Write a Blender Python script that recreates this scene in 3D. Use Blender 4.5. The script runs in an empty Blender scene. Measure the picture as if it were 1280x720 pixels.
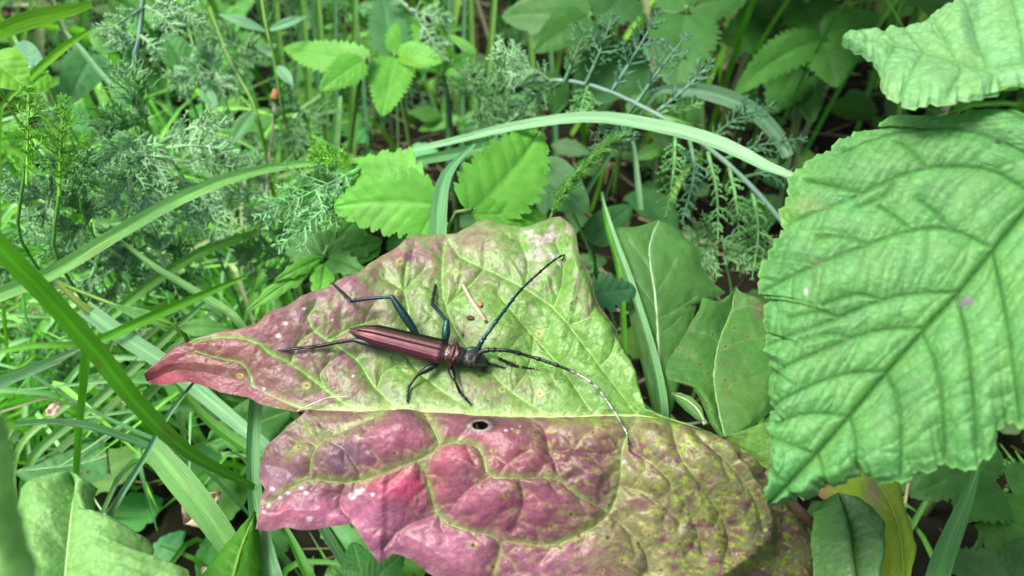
import bpy, math, random
import numpy as np

# ------------------------------------------------------------------ camera, sky, sun, exposure
S = 0.01                                   # all coordinates below are written in centimetres
PITCH = math.radians(42.0); HC = 20.0; F = 960.0
sc = bpy.context.scene
cam_d = bpy.data.cameras.new('camera'); cam = bpy.data.objects.new('camera', cam_d)
sc.collection.objects.link(cam); sc.camera = cam
cam.location = (0, 0, HC * S); cam.rotation_euler = (math.pi / 2 - PITCH, 0, 0)
cam_d.lens = 27.0; cam_d.sensor_width = 36.0; cam_d.sensor_fit = 'HORIZONTAL'
cam_d.clip_start = 0.003; cam_d.clip_end = 100.0
cam_d.dof.use_dof = True; cam_d.dof.focus_distance = 0.143; cam_d.dof.aperture_fstop = 20.0

world = bpy.data.worlds.new('World'); sc.world = world; world.use_nodes = True
wn = world.node_tree.nodes; wl = world.node_tree.links
SUN_EL, SUN_AZ = math.radians(60), math.radians(-98)      # azimuth from +Y towards +X
sky = wn.new('ShaderNodeTexSky'); sky.sky_type = 'NISHITA'; sky.sun_disc = False
sky.sun_elevation = SUN_EL; sky.sun_rotation = SUN_AZ; sky.dust_density = 7.0; sky.ozone_density = 0.6; sky.air_density = 0.7
bg = wn['Background']; bg.inputs['Strength'].default_value = 0.075
wl.new(sky.outputs['Color'], bg.inputs['Color'])
sun_d = bpy.data.lights.new('sun', 'SUN'); sun = bpy.data.objects.new('sun', sun_d); sc.collection.objects.link(sun)
sun_d.energy = 1.5; sun_d.angle = math.radians(20); sun_d.color = (1.0, 0.98, 0.93)
sun.rotation_euler = (math.pi / 2 - SUN_EL, 0, math.pi - SUN_AZ)
sun.location = (0, 0, 2)
sc.view_settings.view_transform = 'Standard'; sc.view_settings.look = 'None'
sc.view_settings.gamma = 1.0; sc.view_settings.exposure = 1.65; sc.view_settings.use_curve_mapping = False
sc.render.engine = 'CYCLES'; sc.cycles.use_denoising = True
sc.cycles.max_bounces = 8; sc.cycles.transmission_bounces = 6; sc.cycles.diffuse_bounces = 4

rng = np.random.default_rng(11); random.seed(11)
CAM = np.array([0., 0., HC]); RT = np.array([1., 0, 0])
UP = np.array([0, math.sin(PITCH), math.cos(PITCH)]); FW = np.array([0, math.cos(PITCH), -math.sin(PITCH)])
ZUP = np.array([0, 0, 1.])

# ------------------------------------------------------------------ geometry helpers (centimetres)
def ray(px, py): return FW + RT * (px - 640) / F + UP * (360 - py) / F
def at(px, py, d): return CAM + d * ray(px, py)
def onz(px, py, z):
    r = ray(px, py); return CAM + r * ((z - HC) / r[2])
def proj(P):
    Q = np.asarray(P) - CAM; d = Q @ FW
    return 640 + F * (Q @ RT) / d, 360 - F * (Q @ UP) / d
def nrm(v):
    v = np.asarray(v, float); return v / (np.linalg.norm(v, axis=-1, keepdims=True) + 1e-12)

def hash2(ix, iy, seed):
    h = (ix.astype(np.int64) * 374761393 + iy.astype(np.int64) * 668265263 + seed * 974634777) & 0x7fffffff
    h = ((h ^ (h >> 13)) * 1274126177) & 0x7fffffff
    h = (h ^ (h >> 16)) & 0xffff
    return h / 65535.0
def vnoise(x, y, seed=0):
    x = np.asarray(x, float); y = np.asarray(y, float)
    ix = np.floor(x); iy = np.floor(y); fx = x - ix; fy = y - iy
    fx = fx * fx * (3 - 2 * fx); fy = fy * fy * (3 - 2 * fy)
    a = hash2(ix, iy, seed); b = hash2(ix + 1, iy, seed); c = hash2(ix, iy + 1, seed); d = hash2(ix + 1, iy + 1, seed)
    return (a * (1 - fx) + b * fx) * (1 - fy) + (c * (1 - fx) + d * fx) * fy
def fbm(x, y, seed=0, o=3):
    s = 0; a = 0.5; t = 0
    for k in range(o):
        s = s + a * vnoise(x * 2 ** k, y * 2 ** k, seed + 17 * k); t += a; a *= 0.5
    return s / t

def smoothstep(a, b, x):
    t = np.clip((x - a) / (b - a), 0, 1); return t * t * (3 - 2 * t)
def spline(pts, n, u=None):
    """Catmull-Rom through pts with chord-length parameter, n samples (any dimension)."""
    P = np.asarray(pts, float)
    k = len(P)
    L = np.concatenate([[0], np.cumsum(np.maximum(np.linalg.norm(np.diff(P[:, :3], axis=0), axis=1), 1e-6))])
    if u is None: u = np.linspace(0, L[-1], n)
    if k == 2:
        t = (u / L[-1])[:, None]; return P[0] * (1 - t) + P[1] * t
    m = np.zeros_like(P)
    for i in range(k):
        a, b = max(i - 1, 0), min(i + 1, k - 1)
        m[i] = (P[b] - P[a]) / (L[b] - L[a])
    i = np.clip(np.searchsorted(L, u, side='right') - 1, 0, k - 2)
    h = (L[i + 1] - L[i])[:, None]; t = ((u - L[i])[:, None]) / h
    t2, t3 = t * t, t * t * t
    return (2 * t3 - 3 * t2 + 1) * P[i] + (t3 - 2 * t2 + t) * h * m[i] + (-2 * t3 + 3 * t2) * P[i + 1] + (t3 - t2) * h * m[i + 1]

def grid_faces(n, m, closed=False):
    i = np.arange(n - 1)[:, None]; j = np.arange(m if closed else m - 1)[None, :]
    a = i * m + j; b = i * m + (j + 1) % m
    return np.stack([a, b, b + m, a + m], -1).reshape(-1, 4)

def mesh_data(name, V, Q, col=None, uv=None, smooth=True):
    """V verts in cm (local), Q list of int arrays of shape (k,3|4)."""
    me = bpy.data.meshes.new(name)
    if not isinstance(Q, list): Q = [Q]
    Q = [q for q in Q if len(q)]
    V = np.asarray(V, np.float32) * S
    me.vertices.add(len(V)); me.vertices.foreach_set('co', V.ravel())
    loops = np.concatenate([q.ravel() for q in Q]).astype(np.int32)
    tot = np.concatenate([np.full(len(q), q.shape[1]) for q in Q]).astype(np.int32)
    st = np.concatenate([[0], np.cumsum(tot)[:-1]]).astype(np.int32)
    me.loops.add(len(loops)); me.loops.foreach_set('vertex_index', loops)
    me.polygons.add(len(tot)); me.polygons.foreach_set('loop_start', st); me.polygons.foreach_set('loop_total', tot)
    me.polygons.foreach_set('use_smooth', np.full(len(tot), smooth))
    if col is not None:
        c = np.asarray(col, np.float32)
        if c.ndim == 1: c = np.tile(c, (len(V), 1))
        ca = me.color_attributes.new('Col', 'FLOAT_COLOR', 'POINT')
        ca.data.foreach_set('color', np.concatenate([c[:, :3], np.ones((len(c), 1), np.float32)], 1).ravel())
    if uv is not None:
        ul = me.uv_layers.new(name='UVMap')
        ul.data.foreach_set('uv', np.asarray(uv, np.float32)[loops].ravel())
    me.update(calc_edges=True); me.validate()
    return me

def obj(name, V, Q, mat, parent=None, col=None, uv=None, smooth=True):
    base = np.array(parent.location) / S if parent is not None else np.zeros(3)
    p = parent.parent if parent is not None else None
    if p is not None: base = base + np.array(p.location) / S
    V = np.asarray(V, float)
    loc = np.zeros(3)
    if parent is None:
        i = np.argmin(V[:, 2]); loc = V[i].copy()
        base = loc
    me = mesh_data(name, V - base, Q, col, uv, smooth)
    me.materials.append(mat)
    o = bpy.data.objects.new(name, me); sc.collection.objects.link(o)
    if parent is not None: o.parent = parent
    else: o.location = loc * S
    return o
def thing(name, loc, label, cat, group=None):
    o = bpy.data.objects.new(name, None); sc.collection.objects.link(o)
    o.location = np.asarray(loc) * S; o.empty_display_size = 0.005
    return tag(o, label, cat, group)
def tag(o, label=None, cat=None, group=None, kind=None):
    if label: o['label'] = label
    if cat: o['category'] = cat
    if group: o['group'] = group
    if kind: o['kind'] = kind
    return o

def tube_arr(pts, rad, k=8, flat=None):
    P = np.asarray(pts, float); n = len(P)
    rad = np.broadcast_to(np.asarray(rad, float), (n,))
    T = nrm(np.gradient(P, axis=0))
    a = np.array([0, 0, 1.]) if abs(T[0][2]) < .9 else np.array([1., 0, 0])
    N = np.zeros((n, 3)); N[0] = nrm(a - T[0] * (a @ T[0]))
    for i in range(1, n):
        v = N[i - 1] - T[i] * (N[i - 1] @ T[i]); N[i] = nrm(v)
    B = np.cross(T, N)
    th = np.linspace(0, 2 * math.pi, k, endpoint=False)
    fl = 1.0 if flat is None else flat
    V = P[:, None] + rad[:, None, None] * (np.cos(th)[None, :, None] * N[:, None] * fl + np.sin(th)[None, :, None] * B[:, None])
    V = V.reshape(-1, 3)
    Q = grid_faces(n, k, True)
    caps = []
    V = np.concatenate([V, P[:1], P[-1:]])
    j = np.arange(k)
    caps = np.concatenate([np.stack([(j + 1) % k, j, np.full(k, n * k)], 1),
                           np.stack([(n - 1) * k + j, (n - 1) * k + (j + 1) % k, np.full(k, n * k + 1)], 1)])
    return V, [Q, caps]
def tube(name, pts, rad, mat, parent=None, col=None, k=8, n=None, flat=None):
    if n:
        R = np.asarray(rad, float)
        if R.ndim: X = spline(np.concatenate([np.asarray(pts, float), R[:, None]], 1), n); pts, rad = X[:, :3], np.maximum(X[:, 3], 1e-4)
        else: pts = spline(pts, n)
    V, Q = tube_arr(pts, rad, k, flat)
    if col is not None and np.ndim(col) == 2:
        c = np.repeat(col, k, axis=0); col = np.concatenate([c, col[:1], col[-1:]])
    return obj(name, V, Q, mat, parent, col)
def join_parts(parts):
    """[(V, [Q...], col)] -> one V, [Q], col"""
    Vs, Qs, Cs, o = [], {}, [], 0
    for V, Q, c in parts:
        Vs.append(V)
        for q in Q: Qs.setdefault(q.shape[1], []).append(q + o)
        Cs.append(np.tile(c, (len(V), 1)) if np.ndim(c) == 1 else c); o += len(V)
    return np.concatenate(Vs), [np.concatenate(v) for v in Qs.values()], np.concatenate(Cs)
def sticks(P0, P1, R0, R1, k=3):
    P0, P1 = np.asarray(P0, float), np.asarray(P1, float)
    n = len(P0); R0 = np.broadcast_to(R0, (n,)); R1 = np.broadcast_to(R1, (n,))
    D = nrm(P1 - P0); A = np.where(np.abs(D[:, 2:3]) < .9, [[0, 0, 1.]], [[1., 0, 0]])
    N = nrm(np.cross(D, A)); B = np.cross(D, N)
    th = np.linspace(0, 2 * math.pi, k, endpoint=False)
    ring = np.cos(th)[None, :, None] * N[:, None] + np.sin(th)[None, :, None] * B[:, None]
    V = np.stack([P0[:, None] + ring * R0[:, None, None], P1[:, None] + ring * R1[:, None, None]], 1).reshape(-1, 3)
    b = (np.arange(n) * 2 * k)[:, None]; j = np.arange(k)[None, :]; j2 = (j + 1) % k
    Q = np.stack([b + j, b + j2, b + k + j2, b + k + j], -1).reshape(-1, 4)
    return V, Q

# ------------------------------------------------------------------ materials
def new_mat(name):
    m = bpy.data.materials.new(name); m.use_nodes = True
    nt = m.node_tree; return m, nt, nt.nodes, nt.links
def leaf_mat(name, rough=0.45, spec=0.5, trans=0.3, tint=(1.0, 1.3, 0.5), nscale=90, namt=0.35, bump=0.25, bscale=500, stripes=False, sheen=0.0, coat=0.0, net=0, netb=.3, netc=.1, cool=(.8, 1.0, 1.15)):
    m, nt, N, L = new_mat(name)
    out = N['Material Output']; pr = N['Principled BSDF']
    at_ = N.new('ShaderNodeAttribute'); at_.attribute_name = 'Col'
    tc = N.new('ShaderNodeTexCoord')
    no = N.new('ShaderNodeTexNoise'); no.inputs['Detail'].default_value = 5
    if stripes:
        mp = N.new('ShaderNodeMapping'); mp.inputs['Scale'].default_value = (1.0, 0.02, 1)
        L.new(tc.outputs['UV'], mp.inputs['Vector']); L.new(mp.outputs['Vector'], no.inputs['Vector'])
        no.inputs['Scale'].default_value = 42.0
    else:
        L.new(tc.outputs['Object'], no.inputs['Vector']); no.inputs['Scale'].default_value = nscale
    mr = N.new('ShaderNodeMapRange'); mr.inputs['From Min'].default_value = .25; mr.inputs['From Max'].default_value = .75
    mr.inputs['To Min'].default_value = 1 - namt; mr.inputs['To Max'].default_value = 1 + namt
    L.new(no.outputs['Fac'], mr.inputs['Value'])
    mx = N.new('ShaderNodeVectorMath'); mx.operation = 'SCALE'
    cm = N.new('ShaderNodeVectorMath'); cm.operation = 'MULTIPLY'; cm.inputs[1].default_value = cool
    L.new(at_.outputs['Vector'], cm.inputs[0]); L.new(cm.outputs['Vector'], mx.inputs[0]); L.new(mr.outputs['Result'], mx.inputs['Scale'])
    L.new(mx.outputs['Vector'], pr.inputs['Base Color'])
    pr.inputs['Roughness'].default_value = rough; pr.inputs['Specular IOR Level'].default_value = spec
    if sheen: pr.inputs['Sheen Weight'].default_value = sheen; pr.inputs['Sheen Roughness'].default_value = .4
    if coat: pr.inputs['Coat Weight'].default_value = coat; pr.inputs['Coat Roughness'].default_value = .3
    tr = N.new('ShaderNodeBsdfTranslucent')
    tm = N.new('ShaderNodeVectorMath'); tm.operation = 'MULTIPLY'; tm.inputs[1].default_value = tint
    L.new(mx.outputs['Vector'], tm.inputs[0]); L.new(tm.outputs['Vector'], tr.inputs['Color'])
    ms = N.new('ShaderNodeMixShader'); ms.inputs[0].default_value = trans
    L.new(pr.outputs[0], ms.inputs[1]); L.new(tr.outputs[0], ms.inputs[2]); L.new(ms.outputs[0], out.inputs['Surface'])
    if bump:
        bn = N.new('ShaderNodeTexNoise'); bn.inputs['Detail'].default_value = 4
        if stripes:
            L.new(mp.outputs['Vector'], bn.inputs['Vector']); bn.inputs['Scale'].default_value = 60
        else:
            L.new(tc.outputs['Object'], bn.inputs['Vector']); bn.inputs['Scale'].default_value = bscale
        bp = N.new('ShaderNodeBump'); bp.inputs['Strength'].default_value = bump; bp.inputs['Distance'].default_value = 0.0006
        if net:
            vo = N.new('ShaderNodeTexVoronoi'); vo.feature = 'DISTANCE_TO_EDGE'; vo.inputs['Scale'].default_value = net
            wv = N.new('ShaderNodeTexNoise'); wv.inputs['Scale'].default_value = net * .5; L.new(tc.outputs['Object'], wv.inputs['Vector'])
            va = N.new('ShaderNodeVectorMath'); va.operation = 'MULTIPLY_ADD'; va.inputs[1].default_value = (.0016, .0016, .0016); L.new(wv.outputs['Color'], va.inputs[0]); L.new(tc.outputs['Object'], va.inputs[2]); L.new(va.outputs['Vector'], vo.inputs['Vector'])
            vr = N.new('ShaderNodeMapRange'); vr.inputs['From Max'].default_value = .28; L.new(vo.outputs['Distance'], vr.inputs['Value'])
            b0 = N.new('ShaderNodeBump'); b0.inputs['Strength'].default_value = netb; b0.inputs['Distance'].default_value = .00022; L.new(vr.outputs['Result'], b0.inputs['Height']); L.new(b0.outputs['Normal'], bp.inputs['Normal'])
            m2 = N.new('ShaderNodeMapRange'); m2.inputs['To Min'].default_value = 1 - netc; m2.inputs['To Max'].default_value = 1.03; L.new(vr.outputs['Result'], m2.inputs['Value'])
            sc2 = N.new('ShaderNodeVectorMath'); sc2.operation = 'SCALE'; L.new(mx.outputs['Vector'], sc2.inputs[0]); L.new(m2.outputs['Result'], sc2.inputs['Scale']); L.new(sc2.outputs['Vector'], pr.inputs['Base Color'])
        L.new(bn.outputs['Fac'], bp.inputs['Height']); L.new(bp.outputs['Normal'], pr.inputs['Normal']); L.new(bp.outputs['Normal'], tr.inputs['Normal'])
    return m
M_MAIN = leaf_mat('mottled_leaf_skin', rough=.42, spec=.40, trans=.12, tint=(1.2, 1.2, .5), nscale=600, namt=.2, bump=.28, bscale=900, net=700, netb=.16, netc=.1, cool=(1, 1, 1))
M_SOFT = leaf_mat('soft_leaf', rough=.5, spec=.25, trans=.4, nscale=120, namt=.14, bump=.25, bscale=700)
M_WOOL = leaf_mat('crinkled_leaf', rough=.54, spec=.33, trans=.22, nscale=420, namt=.12, bump=.3, bscale=800, sheen=.1, net=750, netb=.2, netc=.2, cool=(.8, 1, 1.0))
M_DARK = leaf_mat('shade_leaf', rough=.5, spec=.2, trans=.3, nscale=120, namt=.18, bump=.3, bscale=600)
M_GRASS = leaf_mat('grass_skin', rough=.42, spec=.32, trans=.32, namt=.3, bump=.3, stripes=True)
M_FEATH = leaf_mat('feather_leaf', rough=.42, spec=.4, tint=(1.1, 1.15, .8), trans=.45, nscale=150, namt=.2, bump=0)
M_STEM = leaf_mat('stem_skin', cool=(1, 1, 1), rough=.5, spec=.4, trans=.08, nscale=300, namt=.2, bump=.3, bscale=900)
M_DRY = leaf_mat('dry_straw', rough=.75, spec=.25, trans=.1, tint=(1, 1, .8), cool=(1, 1, 1), nscale=260, namt=.35, bump=.4, bscale=900)

def beetle_mat(name, metal, rough, bump, bscale, coat=0.0, amt=.3):
    m, nt, N, L = new_mat(name); pr = N['Principled BSDF']
    a = N.new('ShaderNodeAttribute'); a.attribute_name = 'Col'; tc = N.new('ShaderNodeTexCoord')
    no = N.new('ShaderNodeTexNoise'); no.inputs['Scale'].default_value = bscale; no.inputs['Detail'].default_value = 3
    L.new(tc.outputs['Object'], no.inputs['Vector'])
    mr = N.new('ShaderNodeMapRange'); mr.inputs['From Min'].default_value = .3; mr.inputs['From Max'].default_value = .7
    mr.inputs['To Min'].default_value = 1 - amt; mr.inputs['To Max'].default_value = 1 + amt; L.new(no.outputs['Fac'], mr.inputs['Value'])
    sm = N.new('ShaderNodeVectorMath'); sm.operation = 'SCALE'; L.new(a.outputs['Vector'], sm.inputs[0]); L.new(mr.outputs['Result'], sm.inputs['Scale'])
    L.new(sm.outputs['Vector'], pr.inputs['Base Color'])
    pr.inputs['Metallic'].default_value = metal; pr.inputs['Roughness'].default_value = rough
    if coat: pr.inputs['Coat Weight'].default_value = coat; pr.inputs['Coat Roughness'].default_value = .2
    bp = N.new('ShaderNodeBump'); bp.inputs['Strength'].default_value = bump; bp.inputs['Distance'].default_value = 0.0002
    L.new(no.outputs['Fac'], bp.inputs['Height']); L.new(bp.outputs['Normal'], pr.inputs['Normal'])
    return m
M_ELY = beetle_mat('elytra_shell', .8, .34, .3, 6500, amt=.18)
M_BODY = beetle_mat('beetle_body', .6, .34, .7, 2200)
M_LEG = beetle_mat('beetle_leg', .65, .33, .5, 3000)

def soil_mat():
    m, nt, N, L = new_mat('soil_and_litter'); pr = N['Principled BSDF']
    tc = N.new('ShaderNodeTexCoord')
    n1 = N.new('ShaderNodeTexNoise'); n1.inputs['Scale'].default_value = 45; n1.inputs['Detail'].default_value = 8
    n2 = N.new('ShaderNodeTexVoronoi'); n2.inputs['Scale'].default_value = 160
    L.new(tc.outputs['Object'], n1.inputs['Vector']); L.new(tc.outputs['Object'], n2.inputs['Vector'])
    cr = N.new('ShaderNodeValToRGB'); e = cr.color_ramp.elements
    e[0].position = .3; e[0].color = (.005, .0045, .002, 1); e[1].position = .85; e[1].color = (.036, .03, .016, 1)
    e.new(.6).color = (.010, .011, .005, 1)
    L.new(n1.outputs['Fac'], cr.inputs['Fac']); L.new(cr.outputs['Color'], pr.inputs['Base Color'])
    pr.inputs['Roughness'].default_value = .95; pr.inputs['Specular IOR Level'].default_value = .15
    bp = N.new('ShaderNodeBump'); bp.inputs['Distance'].default_value = .004; bp.inputs['Strength'].default_value = .9
    L.new(n1.outputs['Fac'], bp.inputs['Height'])
    b2 = N.new('ShaderNodeBump'); b2.inputs['Distance'].default_value = .002; L.new(n2.outputs['Distance'], b2.inputs['Height'])
    L.new(bp.outputs['Normal'], b2.inputs['Normal']); L.new(b2.outputs['Normal'], pr.inputs['Normal'])
    return m

# ------------------------------------------------------------------ ground
def ground_z(x, y):
    return 1.4 * (fbm(x / 14., y / 14., 3, 3) - .5) + .5 * (vnoise(x / 2.2, y / 2.2, 9) - .5)
def build_ground():
    u = np.linspace(-1, 1, 241); g = np.sinh(u * 5.2) / np.sinh(5.2) * 2500
    gx, gy = np.meshgrid(g, g + 25, indexing='ij')
    fade = np.exp(-(np.hypot(gx, gy - 25) / 300) ** 2)
    z = ground_z(gx, gy) * np.clip(fade, .0, 1)
    V = np.stack([gx, gy, z], -1).reshape(-1, 3)
    o = obj('ground', V, grid_faces(241, 241)[:, ::-1], soil_mat()); tag(o, kind='structure')
    o['label'] = 'dark brown soil strewn with litter under the plants'
    return o
build_ground()

# ------------------------------------------------------------------ plant builders
def pix_pts(rows): return np.array([at(r[0], r[1], r[2]) for r in rows])
def grass_arr(pts, wid, roll=0.0, keel=.18, n=36, m=7, col=(.1, .25, .04), tipcol=None, nhint=None, seed=0, twist=0.0):
    X = spline(np.concatenate([pts, np.asarray(wid, float)[:, None]], 1), n); P = X[:, :3]; w = np.maximum(X[:, 3], 0.004)
    T = nrm(np.gradient(P, axis=0))
    Nn = nrm(CAM - P) * .75 + ZUP * .45 if nhint is None else np.tile(nhint, (n, 1))
    Sd = nrm(np.cross(T, Nn)); Nn = nrm(np.cross(Sd, T))
    a = roll + twist * np.linspace(-1, 1, n)
    Sr = Sd * np.cos(a)[:, None] + Nn * np.sin(a)[:, None]; Nr = np.cross(Sr, T)
    t = np.linspace(-1, 1, m)
    hk = keel * (np.abs(t) ** 1.0) - keel * .5
    V = P[:, None] + Sr[:, None] * (t[None, :, None] * w[:, None, None] / 2) + Nr[:, None] * (hk[None, :, None] * w[:, None, None])
    L = np.concatenate([[0], np.cumsum(np.linalg.norm(np.diff(P, axis=0), axis=1))])
    uv = np.stack([np.broadcast_to(t[None, :] * w[:, None] / 2 + 7.3 * seed, (n, m)), np.broadcast_to(L[:, None], (n, m))], -1).reshape(-1, 2)
    s = np.linspace(0, 1, n)[:, None, None]
    c0 = np.array(col); c1 = np.array(tipcol if tipcol is not None else col)
    C = c0 * (1 - s) + c1 * s
    mid = np.exp(-(t / .16) ** 2)[None, :, None]
    C = np.broadcast_to(C * (1 + .35 * mid), (n, m, 3)).copy()
    C *= (.9 + .2 * vnoise(L * 1.7, np.full(n, seed * 3.1), seed))[:, None, None]
    bl = smoothstep(.80, .92, vnoise(L[:, None] * 2.2 + 0 * t[None], t[None] * 1.5 + seed * 2.7 + 0 * L[:, None], seed + 3)); C = C * (1 - .6 * bl[..., None]) + np.array([.22, .15, .05]) * .6 * bl[..., None]
    return V.reshape(-1, 3), [grid_faces(n, m)], C.reshape(-1, 3), uv
_gs = [0]
def grass_blade(label, rows, col, roll=0.2, keel=.18, tipcol=None, root=True, cat='grass blade', name='grass_leaf', mat=None, twist=0.0, group=None, parent=None, n=40):
    _gs[0] += 1
    rows = [tuple(r) for r in rows]
    pts = pix_pts(rows); wid = [.8 * r[3] * r[2] / F / max(.5, math.cos(roll)) for r in rows]
    if root:
        e = pts[-1]; dirn = nrm((pts[-1] - pts[-2]) * np.array([1, 1, 0]) + 1e-6)
        pts = np.concatenate([pts, [e * [1, 1, .45] + dirn * e[2] * .25, [e[0] + dirn[0] * e[2] * .4, e[1] + dirn[1] * e[2] * .4, -.3]]])
        wid = wid + [wid[-1] * .8, wid[-1] * .6]
    V, Q, C, uv = grass_arr(pts, wid, roll, keel, n=n, col=col, tipcol=tipcol, seed=_gs[0], twist=twist)
    o = obj(name, V, Q, mat or M_GRASS, parent, C, uv)
    if parent is None: tag(o, label, cat, group)
    return o

def leaflet_arr(B, T, W, N, prof='ovate', serr=9, sdep=.12, droop=.06, fold=.18, nv=7, relief=.02, n=90, m=25, col=(.1, .25, .04), veincol=None, bend=0.0, seed=0, wave=.015, veinw=.05, dbl=True):
    """serrated leaflet from base B to tip T (cm), full width W, normal hint N."""
    B, T = np.asarray(B, float), np.asarray(T, float)
    ax = T - B; Ln = np.linalg.norm(ax); X = ax / Ln
    N = nrm(np.asarray(N, float) - X * (np.asarray(N, float) @ X)); Y = np.cross(N, X)
    s = np.linspace(0, 1, n)[:, None]; t = np.linspace(-1, 1, m)[None, :]
    if prof == 'ovate': w = np.sin(np.pi * s ** .72) ** .85 * (1 - .15 * s)
    elif prof == 'broad': w = np.sin(np.pi * s ** .6) ** .62
    elif prof == 'rhomb': w = np.minimum(s / .42, (1 - s) / .58) ** .75
    elif prof == 'lance': w = np.sin(np.pi * s ** .85) ** 1.05
    else: w = np.clip(s / .25, 0, 1) ** .6 * np.clip((1 - s) / .35, 0, 1) ** .6
    w = w / w.max() * W / 2
    if serr:
        ph = s * serr + .15 * np.sin(s * 23 + seed); saw = ph % 1.0
        saw = np.where(saw < .78, saw / .78, (1 - saw) / .22)
        if dbl:
            s2 = (ph * 3) % 1.0; saw = .7 * saw + .3 * np.where(s2 < .7, s2 / .7, (1 - s2) / .3)
        edge = 1 + sdep * (saw - .5) * np.abs(t) ** 3 * np.clip((1 - s) * 8, 0, 1) ** .5
    else: edge = np.ones_like(s * t)
    yy = w * t * edge
    bnd = bend * np.sin(np.pi * s) * Ln
    xs = s * Ln + .06 * W * np.abs(t) * (1 - s) * 0
    ph = s * nv - .9 * np.abs(t) * w / (W / 2) * nv * (W / 2) / Ln
    vd = np.abs((ph % 1.0) - .5) * 2          # 1 at vein, 0 between
    vein = np.clip((vd - (1 - 2.2 * veinw)) / (2.2 * veinw), 0, 1)
    mid = np.exp(-(yy / (.018 * W + .01)) ** 2)
    z = -droop * Ln * (4 * (s - .5) ** 2) + fold * np.abs(yy) - .25 * fold * W * (2 * yy / W) ** 2
    z = z + relief * (np.sqrt(1 - np.clip(vd, 0, 1) ** 2 * .98)) * np.clip(np.abs(t) * 6, 0, 1) * np.clip((1 - np.abs(t)) * 3, .2, 1)
    z = z + wave * W * 3 * (fbm(s * 4 + seed * 5.1, t * 1.6 + 3 + 0 * s, seed, 2) - .5)
    V = B + X * xs[..., None] + Y * (yy + bnd)[..., None] + N * z[..., None]
    c = np.array(col); vc = np.array(veincol) if veincol is not None else c * [1.25, 1.12, 1.5]
    k = np.clip(np.maximum(vein * .45, mid * .8), 0, 1)[..., None]
    nz = (.82 + .36 * fbm(s * 5 + seed * 3.3, t * 2.5 + seed + 0 * s, seed + 5, 3))[..., None]
    C = (c * (1 - k) + vc * k) * nz
    uv = np.stack([yy + 0 * s, xs + 0 * t], -1).reshape(-1, 2)
    return V.reshape(-1, 3), [grid_faces(n, m)], C.reshape(-1, 3), uv
_ls = [0]
def leaflet(name, b, t, wpx, col, parent=None, tilt=.35, mat=None, side=0.0, **kw):
    """b,t = (px,py,depth); tilt 0 faces the camera, 1 faces the sky; side leans left/right."""
    _ls[0] += 1
    B, T = at(*b), at(*t); mid = (B + T) / 2
    N = nrm(CAM - mid) * (1 - tilt) + ZUP * tilt + RT * side
    W = wpx * (b[2] + t[2]) / 2 / F
    V, Q, C, uv = leaflet_arr(B, T, W, N, col=col, seed=_ls[0], **kw)
    return obj(name, V, Q, mat or M_SOFT, parent, C, uv)
def stalk(name, rows, rpx, col, parent=None, mat=None, n=24, k=8, root=False):
    pts = pix_pts(rows)
    if root:
        e = pts[-1]; pts = np.concatenate([pts, [[e[0] * 1.02, e[1] + .12 * e[2], e[2] * .45], [e[0] * 1.02, e[1] + .15 * e[2], -.2]]])
    d = np.mean([r[2] for r in rows]); r0 = rpx * d / F
    P = spline(pts, n); R = np.linspace(r0 * .85, r0 * 1.1, n)
    return tube(name, P, R, mat or M_STEM, parent, np.array(col), k)

def frond_segs(path, N, plen, npin=18, npl=5, r=.012, spread=.9, whorl=False, fork=True, s0=.1, rs=None, plr=.34, lift=.15):
    rs = rs or np.random.default_rng(1)
    P0, P1, R0, R1 = [], [], [], []
    path = np.asarray(path, float); T = nrm(np.gradient(path, axis=0)); n = len(path)
    for i in range(n - 1):
        f = i / (n - 1); P0.append(path[i]); P1.append(path[i + 1]); R0.append(r * 1.9 * (1 - .75 * f)); R1.append(r * 1.9 * (1 - .75 * (i + 1) / (n - 1)))
    for i in range(npin):
        s = s0 + (1 - s0) * (i + rs.uniform(.1, .9)) / npin; x = s * (n - 1); j = min(int(x), n - 2); p = path[j] * (1 - (x - j)) + path[j + 1] * (x - j); tg = T[j]
        Sd = nrm(np.cross(tg, N)); Nn = np.cross(Sd, tg)
        prof = (math.sin(math.pi * min(1, (s - s0) / (1 - s0) * .82 + .16)) ** .8) * rs.uniform(.5, 1.25)
        sides = (1, -1) if not whorl else (rs.uniform(0, 6.28), rs.uniform(0, 6.28), rs.uniform(0, 6.28))
        for sd in sides:
            if whorl: lat = Sd * math.cos(sd) + Nn * math.sin(sd)
            else: lat = Sd * sd + Nn * rs.normal(lift, .4)
            d = nrm(tg * math.cos(spread) + nrm(lat) * math.sin(spread) + rs.normal(0, .16, 3))
            L = plen * prof
            if L < .03: continue
            d2 = nrm(d + tg * .35 + rs.normal(0, .06, 3))
            a = p; b = p + d * L * .55; c = b + d2 * L * .45
            P0 += [a, b]; P1 += [b, c]; R0 += [r * .9, r * .7]; R1 += [r * .7, r * .25]
            q = nrm(np.cross(d, Nn)); 
            for k in range(npl):
                g = (k + .7) / (npl + .3); pt = a + d * L * g if g < .55 else b + d2 * L * (g - .55)
                for sg in (1, -1):
                    if rs.random() < .2: continue
                    dd = nrm(d2 * .75 + sg * q * .62 + Nn * rs.normal(.1, .35)); l2 = plr * L * rs.uniform(.7, 1.15) * (1 - .45 * g)
                    e = pt + dd * l2; P0.append(pt); P1.append(e); R0.append(r * .78); R1.append(r * .3)
                    if fork and l2 > .1:
                        for _ in range(1):
                            d3 = nrm(dd + rs.normal(0, .5, 3)); o = pt + dd * l2 * rs.uniform(.35, .6)
                            P0.append(o); P1.append(o + d3 * l2 * .5); R0.append(r * .5); R1.append(r * .2)
    return np.array(P0), np.array(P1), np.array(R0), np.array(R1)
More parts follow.
